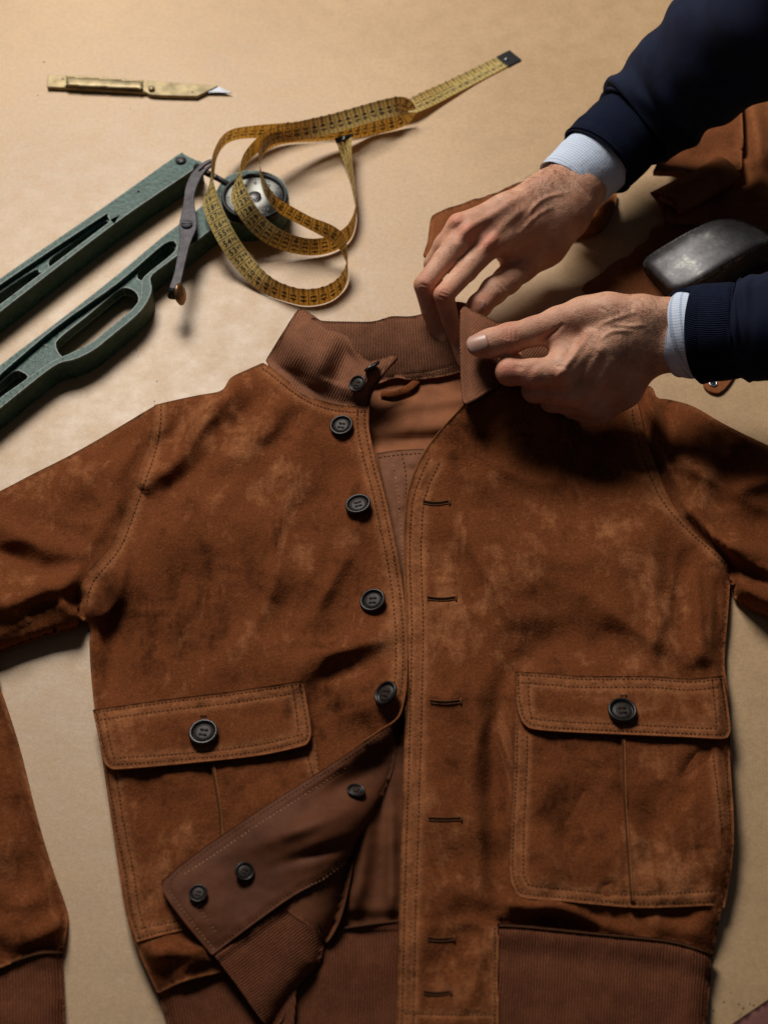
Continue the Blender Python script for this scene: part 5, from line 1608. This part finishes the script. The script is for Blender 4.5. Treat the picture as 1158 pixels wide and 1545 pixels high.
def nail(hand_o, base, tip, half, up, name='nail'):
    """a curved plate lying on the finger end"""
    base = np.array(base); tip = np.array(tip); t = tip - base; L = np.linalg.norm(t); t /= L
    up = np.array(up, float); up -= t * (up @ t); up /= np.linalg.norm(up); s = np.cross(t, up)
    V = []; F = []; nu, nv = 10, 9
    for i in range(nu):
        f = i / (nu - 1)
        w = half * (0.90 + 0.14 * math.sin(f * 2.2)) * (1.0 if f < 0.72 else math.sqrt(max(0.0, 1 - ((f - 0.72) / 0.30) ** 2)))
        w *= min(1.0, 0.62 + 2.6 * f)
        for j in range(nv):
            g = 2 * j / (nv - 1) - 1
            V.append(base + t * L * f + s * w * g - up * (0.42 * half * (g * w / half) ** 2) + up * 0.0008 * math.sin(f * math.pi) * 0.9)
    for i in range(nu - 1):
        for j in range(nv - 1):
            q = i * nv + j
            F.append((q, q + 1, q + nv + 1, q + nv))
    o = mk(name, V, F, M['nail'], hand_o)
    so = o.modifiers.new('thickness', 'SOLIDIFY'); so.thickness = 0.0007; so.offset = 0
    return o
# thumb nail of the lower hand, seen from above
nb = P(735, 512, 0.1080); nt_ = P(704, 521, 0.1010)
nail(LH, nb, nt_, 0.0084, (0.0, -0.30, 1.0))
nb = P(727, 452, 0.0605); nt_ = P(714, 468, 0.0545)
nail(RH, nb, nt_, 0.0055, (0.2, 0.1, 1.0))

# short dark hairs on wrists and backs of the hands
def hairs(hand_o, V, F, Nr, spots, flow, n, seed):
    r = np.random.RandomState(seed); X, Y = project(V)
    face = np.sum(Nr * (CAM - V), 1)
    wgt = np.zeros(len(V))
    for x, y, rad, a in spots:
        wgt = np.maximum(wgt, a * np.exp(-((X - x) ** 2 + (Y - y) ** 2) / rad ** 2))
    wgt[face < 0] = 0; wgt /= wgt.sum()
    pick = r.choice(len(V), n, p=wgt)
    parts = []
    for i in pick:
        nn = Nr[i]; f = np.array(flow) + r.randn(3) * 0.55; f -= nn * (f @ nn); f /= np.linalg.norm(f)
        L = 0.004 + 0.007 * r.rand(); w = 0.00007 + 0.00004 * r.rand()
        s = np.cross(nn, f); b = V[i] + (r.rand(3) - 0.5) * 0.001
        bend = r.randn() * 0.25
        p = [b, b + (f + nn * 0.55) * L * 0.4 , b + (f + nn * 0.28 + s * bend) * L * 0.95]
        v = [p[0] - s * w, p[0] + s * w, p[0] + nn * w, p[1] - s * w * .8, p[1] + s * w * .8, p[1] + nn * w, p[2]]
        parts.append((v, [(0, 1, 4, 3), (1, 2, 5, 4), (2, 0, 3, 5), (3, 4, 6), (4, 5, 6), (5, 3, 6)]))
    o = mk('arm_hair', *join_geo(parts), M['hair'], hand_o); o['kind'] = 'stuff'
M['hair'] = simple('dark_hair', (0.030, 0.017, 0.011), 0.6)
hairs(RH, RV, RFc, RN, [(845, 268, 28, 1), (815, 290, 30, .8), (780, 318, 30, .45), (700, 395, 16, .35), (675, 375, 14, .25), (860, 300, 20, .7)], (-1, -0.7, -0.2), 520, 4)
hairs(LH, LV, LFc, LN_, [(980, 480, 26, 1), (940, 480, 26, .8), (950, 520, 30, .8), (905, 510, 30, .35), (990, 540, 22, .7)], (-1, 0.1, -0.3), 460, 5)

# ---- cloth: swept tubes
def tube(name, pts, mat, seg=48, sub=8, wr=0.0, rib=None, seed=0, thick=0.0014, flat=1.0, parent=None, courses=3.2):
    """pts: (x, y, z, radius in layout pixels)"""
    q = smooth(pts, sub, False)
    C = P(q[:, 0], q[:, 1], q[:, 2])
    R = np.array([q[i, 3] * np.linalg.norm(C[i] - CAM) / FPX for i in range(len(q))])
    r_ = np.random.RandomState(seed); ph = r_.rand(6) * 6.28
    def rf(i, a):
        if wr == 0: return 1.0
        s_ = i / sub
        return 1 + wr * (0.5 * math.sin(2.1 * s_ * 2.6 + 2 * math.sin(a + ph[0]) + ph[1]) + 0.35 * math.sin(3 * a + s_ * 3.1 + ph[2]) + 0.3 * math.sin(5.3 * s_ + 3 * a + ph[3]) + 0.22 * math.sin(9 * s_ - 2 * a + ph[4]) + 0.30 * math.sin(11 * a + 2 * math.sin(3 * a) + ph[5]) * math.exp(-max(s_ - 1.0, 0) * 0.9) * min(1.0, s_) + 0.25 * math.sin(2.0 * s_ * 3.3 - 3 * math.cos(a + ph[1])))
    V, F = sweep(C, [(r, r * flat) for r in R], seg, False, rfun=rf)
    s = np.concatenate([[0], np.cumsum(np.linalg.norm(np.diff(C, axis=0), axis=1))])
    uv = []
    for i in range(len(q)):
        for k in range(seg):
            uv.append(((abs(k / seg - 0.5) * 2) * (rib or 80), s[i] * 1000 / courses))
    o = mk(name, V, F, mat, parent or PE, np.array(uv))
    so = o.modifiers.new('thickness', 'SOLIDIFY'); so.thickness = thick; so.offset = 1
    ss = o.modifiers.new('smooth', 'SUBSURF'); ss.levels = 1; ss.render_levels = 1
    return o
def shirt_mat():
    m, nt, bs = new_mat('pale_blue_check'); uv = N(nt, 'ShaderNodeUVMap'); uv.uv_map = 'UVMap'
    sp = N(nt, 'ShaderNodeSeparateXYZ'); nt.links.new(uv.outputs[0], sp.inputs[0])
    def ln(s_):
        return math_n(nt, 'LESS_THAN', math_n(nt, 'FRACT', s_), 0.28)
    v = objvec(nt)
    a = math_n(nt, 'ADD', ln(sp.outputs[0]), ln(sp.outputs[1]))
    c = mix(nt, math_n(nt, 'MULTIPLY', a, 0.55), (0.58, 0.64, 0.74), (0.25, 0.32, 0.48))
    nt.links.new(c, bs.inputs['Base Color']); bs.inputs['Roughness'].default_value = 0.9
    bs.inputs['Specular IOR Level'].default_value = 0.2
    bump(nt, bs, noise(nt, v, 160, 3), 0.35, 0.0015)
    return m
M['shirt'] = shirt_mat()
# upper arm
tube('shirt_cuff', [(854, 283, 0.0722, 49), (860, 277, 0.0734, 51), (880, 260, 0.0765, 53), (905, 236, 0.0802, 53), (930, 212, 0.0846, 50)], M['shirt'], wr=0.012, rib=46, seed=1, thick=0.0012, courses=2.5)
tube('knit_cuff', [(899, 242, 0.0796, 58), (902, 239, 0.0802, 61), (918, 224, 0.0827, 62), (945, 198, 0.0871, 60), (954, 189, 0.0883, 57)], M['navy_knit'], wr=0.010, rib=64, seed=2, thick=0.003)
tube('jacket_sleeve', [(948, 195, .0865, 56), (954, 190, .0875, 66), (968, 178, .0930, 73), (1005, 145, .1130, 78), (1060, 98, .148, 88), (1120, 50, .188, 98), (1200, -15, .24, 110), (1300, -95, .30, 120)], M['navy'], wr=0.065, seed=3, thick=0.002)
# lower arm
tube('shirt_cuff', [(1032, 506, .104, 60), (1036, 506, .105, 64), (1050, 503, .109, 65), (1090, 500, .114, 60)], M['shirt'], wr=0.012, rib=46, seed=4, thick=0.0012, courses=2.5)
tube('knit_cuff', [(1048, 504, .107, 67), (1052, 503, .1075, 71), (1072, 502, .112, 72), (1105, 499, .117, 71), (1116, 498, .119, 68)], M['navy_knit'], wr=0.008, rib=72, seed=5, thick=0.003)
tube('jacket_sleeve', [(1111, 498, .118, 66), (1117, 498, .119, 73), (1135, 496, .122, 77), (1180, 492, .129, 80), (1260, 485, .14, 86), (1380, 475, .16, 95)], M['navy'], wr=0.04, seed=6, thick=0.002)
# ------------------------------------------------------------------ leather offcuts, iron block, tab
M['scrap'] = suede('brown_split_leather', (0.185, 0.062, 0.024), (0.115, 0.037, 0.014), (0.29, 0.112, 0.046), 0.8)
M['scrap_tan'] = suede('tan_split_leather', (0.225, 0.080, 0.030), (0.14, 0.045, 0.016), (0.31, 0.122, 0.049), 0.6)
def jag(pts, a=1.6, seed=0):
    q = resample(smooth(pts, 4), 5, True); r = np.random.RandomState(seed)
    e = np.roll(q, -1, 0) - np.roll(q, 1, 0); n = np.stack([-e[:, 1], e[:, 0]], 1); n /= np.linalg.norm(n, axis=1)[:, None]
    w = np.convolve(r.randn(len(q) + 4), [0.3, 0.5, 0.7, 0.5, 0.3], 'valid')
    return q + n * (w * a)[:, None]
def scrap(name, label, pts, zf, mat, step=5, jagged=1.4, seed=1, skirt=((0, 0.0018),)):
    p = Panel(name, jag(pts, jagged, seed), zf, mat, None, step=step, skirt=skirt, sm=False)
    tag(p.o, label, 'leather', 'leather offcuts heaped by the arms')
    return p
zA = lambda X, Y, d: 0.003 + 0.004 * np.exp(-((X - 668) / 14) ** 2) + 0.002 * fbm(X, Y, 40, 81) + 0.002 + 0.016 * np.exp(-((X - 890) / 30) ** 2 - ((Y - 335) / 14) ** 2) * np.clip(d / 6, 0, 1)
scrap('leather_scrap', 'thin brown leather offcut with a ragged end lying under the upper hand', [(640, 383), (640, 383), (648, 358), (646, 338), (660, 320), (709, 305), (761, 284), (781, 275), (807, 265), (850, 258), (905, 270), (905, 270), (860, 320), (800, 322), (720, 340), (680, 370), (654, 393), (654, 393)], zA, M['scrap'], seed=2)
zA2 = Strokes([([(870, 345), (900, 335), (925, 300)], 9, 0.010, 0.3), ([(880, 322), (905, 320)], 6, -0.006)])
scrap('leather_scrap', 'small soft tan leather piece folded just below the pale blue shirt cuff', [(835, 330), (835, 330), (870, 300), (930, 288), (930, 288), (926, 318), (908, 345), (900, 353), (880, 355), (855, 355), (840, 350)],
      lambda X, Y, d: 0.006 + zA2(X, Y) + 0.006 * np.sqrt(np.clip(d / 20, 0, 1)), M['scrap_tan'], jagged=0.5, seed=3, skirt=((0, 0.002), (3, 9)))
# big soft hide at the right with a folded edge
zB = Strokes([([(1000, 300), (1060, 285), (1120, 270), (1200, 250)], 16, -0.008, 0.3), ([(1090, 310), (1140, 300), (1200, 295)], 18, 0.012, 0.3), ([(1130, 150), (1145, 220), (1150, 300)], 14, 0.014, 0.2),
              ([(1120, 160), (1122, 240)], 8, -0.010, 0.2)])
scrap('leather_hide', 'large soft brown hide spread behind the iron block at the right edge', [(1000, 318), (1000, 318), (1020, 290), (1060, 240), (1110, 130), (1260, 90), (1260, 90), (1260, 350), (1260, 350), (1158, 352), (1080, 345), (1008, 336)],
      lambda X, Y, d: np.maximum(0.008 + zB(X, Y) + 0.002 * fbm(X, Y, 50, 85) + 0.008 * np.sqrt(np.clip(d / 40, 0, 1)), 0.003), M['scrap_tan'], jagged=0.8, seed=4, skirt=((0, 0.002), (4, 9)))
zC = Strokes([([(1000, 236), (1060, 240), (1120, 225)], 20, -0.010, 0.2), ([(995, 256), (1060, 260), (1118, 252)], 7, 0.005, 0.1)])
scrap('leather_scrap', 'dark brown leather fold with a pale lower edge below the navy sleeve', [(984, 258), (984, 258), (1003, 225), (1040, 196), (1118, 140), (1118, 140), (1120, 200), (1118, 256), (1118, 256), (1090, 258), (1060, 266), (1020, 261)],
      lambda X, Y, d: 0.027 + zC(X, Y) + 0.001 * fbm(X, Y, 30, 88), M['scrap'], jagged=0.4, seed=5, skirt=((0, 0.002), (2, 0.008)))
# rolled tongue
def roll_piece():
    a = P(1002, 312, 0.016); b = P(1095, 258, 0.020)
    V = []; F = []; nseg = 44; L = 16
    ax = (b - a); ax /= np.linalg.norm(ax); up = np.array([0, 0, 1.0]); sd = np.cross(ax, up)
    for i in range(L):
        t = i / (L - 1); c = a + (b - a) * t
        for kk in range(nseg):
            th = kk / (nseg - 1) * 4.1 * math.pi * 0.75
            r = 0.0165 - 0.0028 * th / math.pi + 0.0012 * math.sin(3 * t + th)
            V.append(c + sd * math.cos(th + 0.4) * r * 1.35 + up * (math.sin(th + 0.4) * r * 0.85) + ax * 0.004 * math.sin(th * 2.3) * (1 - t))
    for i in range(L - 1):
        for kk in range(nseg - 1):
            q = i * nseg + kk
            F.append((q, q + 1, q + nseg + 1, q + nseg))
    o = mk('leather_scrap', V, F, M['scrap_tan'])
    s = o.modifiers.new('thickness', 'SOLIDIFY'); s.thickness = 0.0014
    tag(o, 'curled roll of soft leather showing its open spiral end', 'leather', 'leather offcuts heaped by the arms')
roll_piece()
scrap('leather_scrap', 'thin dark brown leather piece with torn edge under the iron block', [(879, 436), (879, 436), (891, 423), (912, 402), (938, 388), (969, 366), (994, 338), (1053, 334), (1200, 340), (1200, 340), (1200, 480), (1200, 480), (1000, 480), (930, 462), (888, 447)],
      lambda X, Y, d: 0.004 + 0.0022 * fbm(X, Y, 45, 91) + 0.003 * np.exp(-(d / 10) ** 2) * vnoise(X, Y, 16, 4), M['scrap'], jagged=2.2, seed=6)
# iron block
def iron_mat():
    m, nt, bs = new_mat('worn_black_iron'); v = objvec(nt)
    a = noise(nt, v, 45, 6, 0.65); f = noise(nt, v, 260, 4, 0.7)
    c = ramp(nt, a, [(0.35, (0.042, 0.038, 0.041)), (0.58, (0.075, 0.069, 0.072)), (0.72, (0.22, 0.215, 0.18))])
    c = mix(nt, 0.6, c, ramp(nt, f, [(0.35, (0.45, 0.45, 0.45)), (0.65, (1.4, 1.4, 1.4))]), 'MULTIPLY')
    nt.links.new(c, bs.inputs['Base Color']); bs.inputs['Metallic'].default_value = 0.25
    nt.links.new(ramp(nt, a, [(0.3, (0.52, 0.52, 0.52)), (0.7, (0.44, 0.44, 0.44))]), bs.inputs['Roughness'])
    bump(nt, bs, f, 0.25, 0.0008)
    return m
ax0 = np.array([989, 418.0]); axd = np.array([0.90, -0.435])
def zI(X, Y, d):
    s = (X - ax0[0]) * axd[0] + (Y - ax0[1]) * axd[1]
    return 0.010 + 0.030 * np.sin(np.clip((s + 18) / 200, 0, 1) * math.pi * 0.62) + 0.009 * np.sqrt(np.clip(1 - (1 - np.clip(d / 16, 0, 1)) ** 2, 0, 1))
p = Panel('iron_block', [(969, 396), (969, 396), (978, 385), (1012, 364), (1046, 345), (1077, 332), (1106, 330), (1140, 342), (1180, 368), (1230, 400), (1230, 400), (1200, 372), (1158, 371), (1109, 396),
                         (1053, 430), (1030, 440), (1009, 442), (1009, 442), (990, 424), (973, 406)], zI, iron_mat(), None, step=4, skirt=((0.5, 0.002), (1.5, 0.005), (3, 9)), lip=0.001)
tag(p.o, 'curved black iron shoemaker block with worn pale nose resting on leather', 'iron block')
# leather tab with eyelet
TB = empty('leather_tab', 'small tan tab with a metal eyelet peeking out below the navy cuff', 'tab')
extrude('tab', [(1063, 560), (1063, 560), (1060, 578), (1066, 588), (1079, 593), (1090, 589), (1104, 572), (1110, 556), (1110, 556)], [], 0.0035, 0.0006, M['scrap_tan'], TB, bevel=0.0006, step=4)
V, F = lathe([(0.0042, 0.0), (0.0042, 0.0008), (0.0034, 0.0014), (0.0024, 0.0010), (0.0022, 0.0002)], 20, False)
o = mk('eyelet', V, F, M['steel'], TB); o.location = P(1075, 579, 0.0035)
V, F = lathe([(0.0023, 0.0), (0.0023, 0.0003), (0.0001, 0.0003)], 14)
o = mk('eyelet_hole', V, F, M['black'], TB); o.location = P(1075, 579, 0.0036)
# rosy leather corner
rl = leather('rosy_leather', (0.20, 0.075, 0.060), (0.15, 0.055, 0.045), 0.6, 0.3)
p = Panel('leather_sheet', [(1158, 1508), (1122, 1532), (1088, 1556), (1060, 1600), (1060, 1600), (1260, 1600), (1260, 1600), (1260, 1450), (1260, 1450)], lambda X, Y, d: 0.006 + 0 * X, rl, None, step=8, sm=False)
tag(p.o, 'rosy brown leather corner poking into the lower right of the table', 'leather')
# specks of dust and fluff near the hem
r = np.random.RandomState(3); parts = []
for kk in range(26):
    x, y = (1100 + 20 * r.randn(), 1512 + 10 * r.randn()) if kk < 12 else ((220 + 26 * r.randn(), 560 + 60 * r.randn()) if kk < 18 else (r.uniform(0, 1158), r.uniform(60, 460)))
    c = P(x, y, 0.0004); s = 0.0004 + 0.0005 * r.rand()
    a = r.rand() * 6
    d1 = np.array([math.cos(a), math.sin(a), 0]) * s * (1 + 1.5 * r.rand()); d2 = np.array([-math.sin(a), math.cos(a), 0]) * s * 0.6
    parts.append(([c + d1, c + d2, c - d1, c - d2, c + np.array([0, 0, s * 0.7])], [(0, 1, 4), (1, 2, 4), (2, 3, 4), (3, 0, 4)]))
o = mk('leather_crumbs', *join_geo(parts), M['dark_iron'])
tag(o, 'dark crumbs of leather scattered on the table', 'crumbs', kind='stuff')
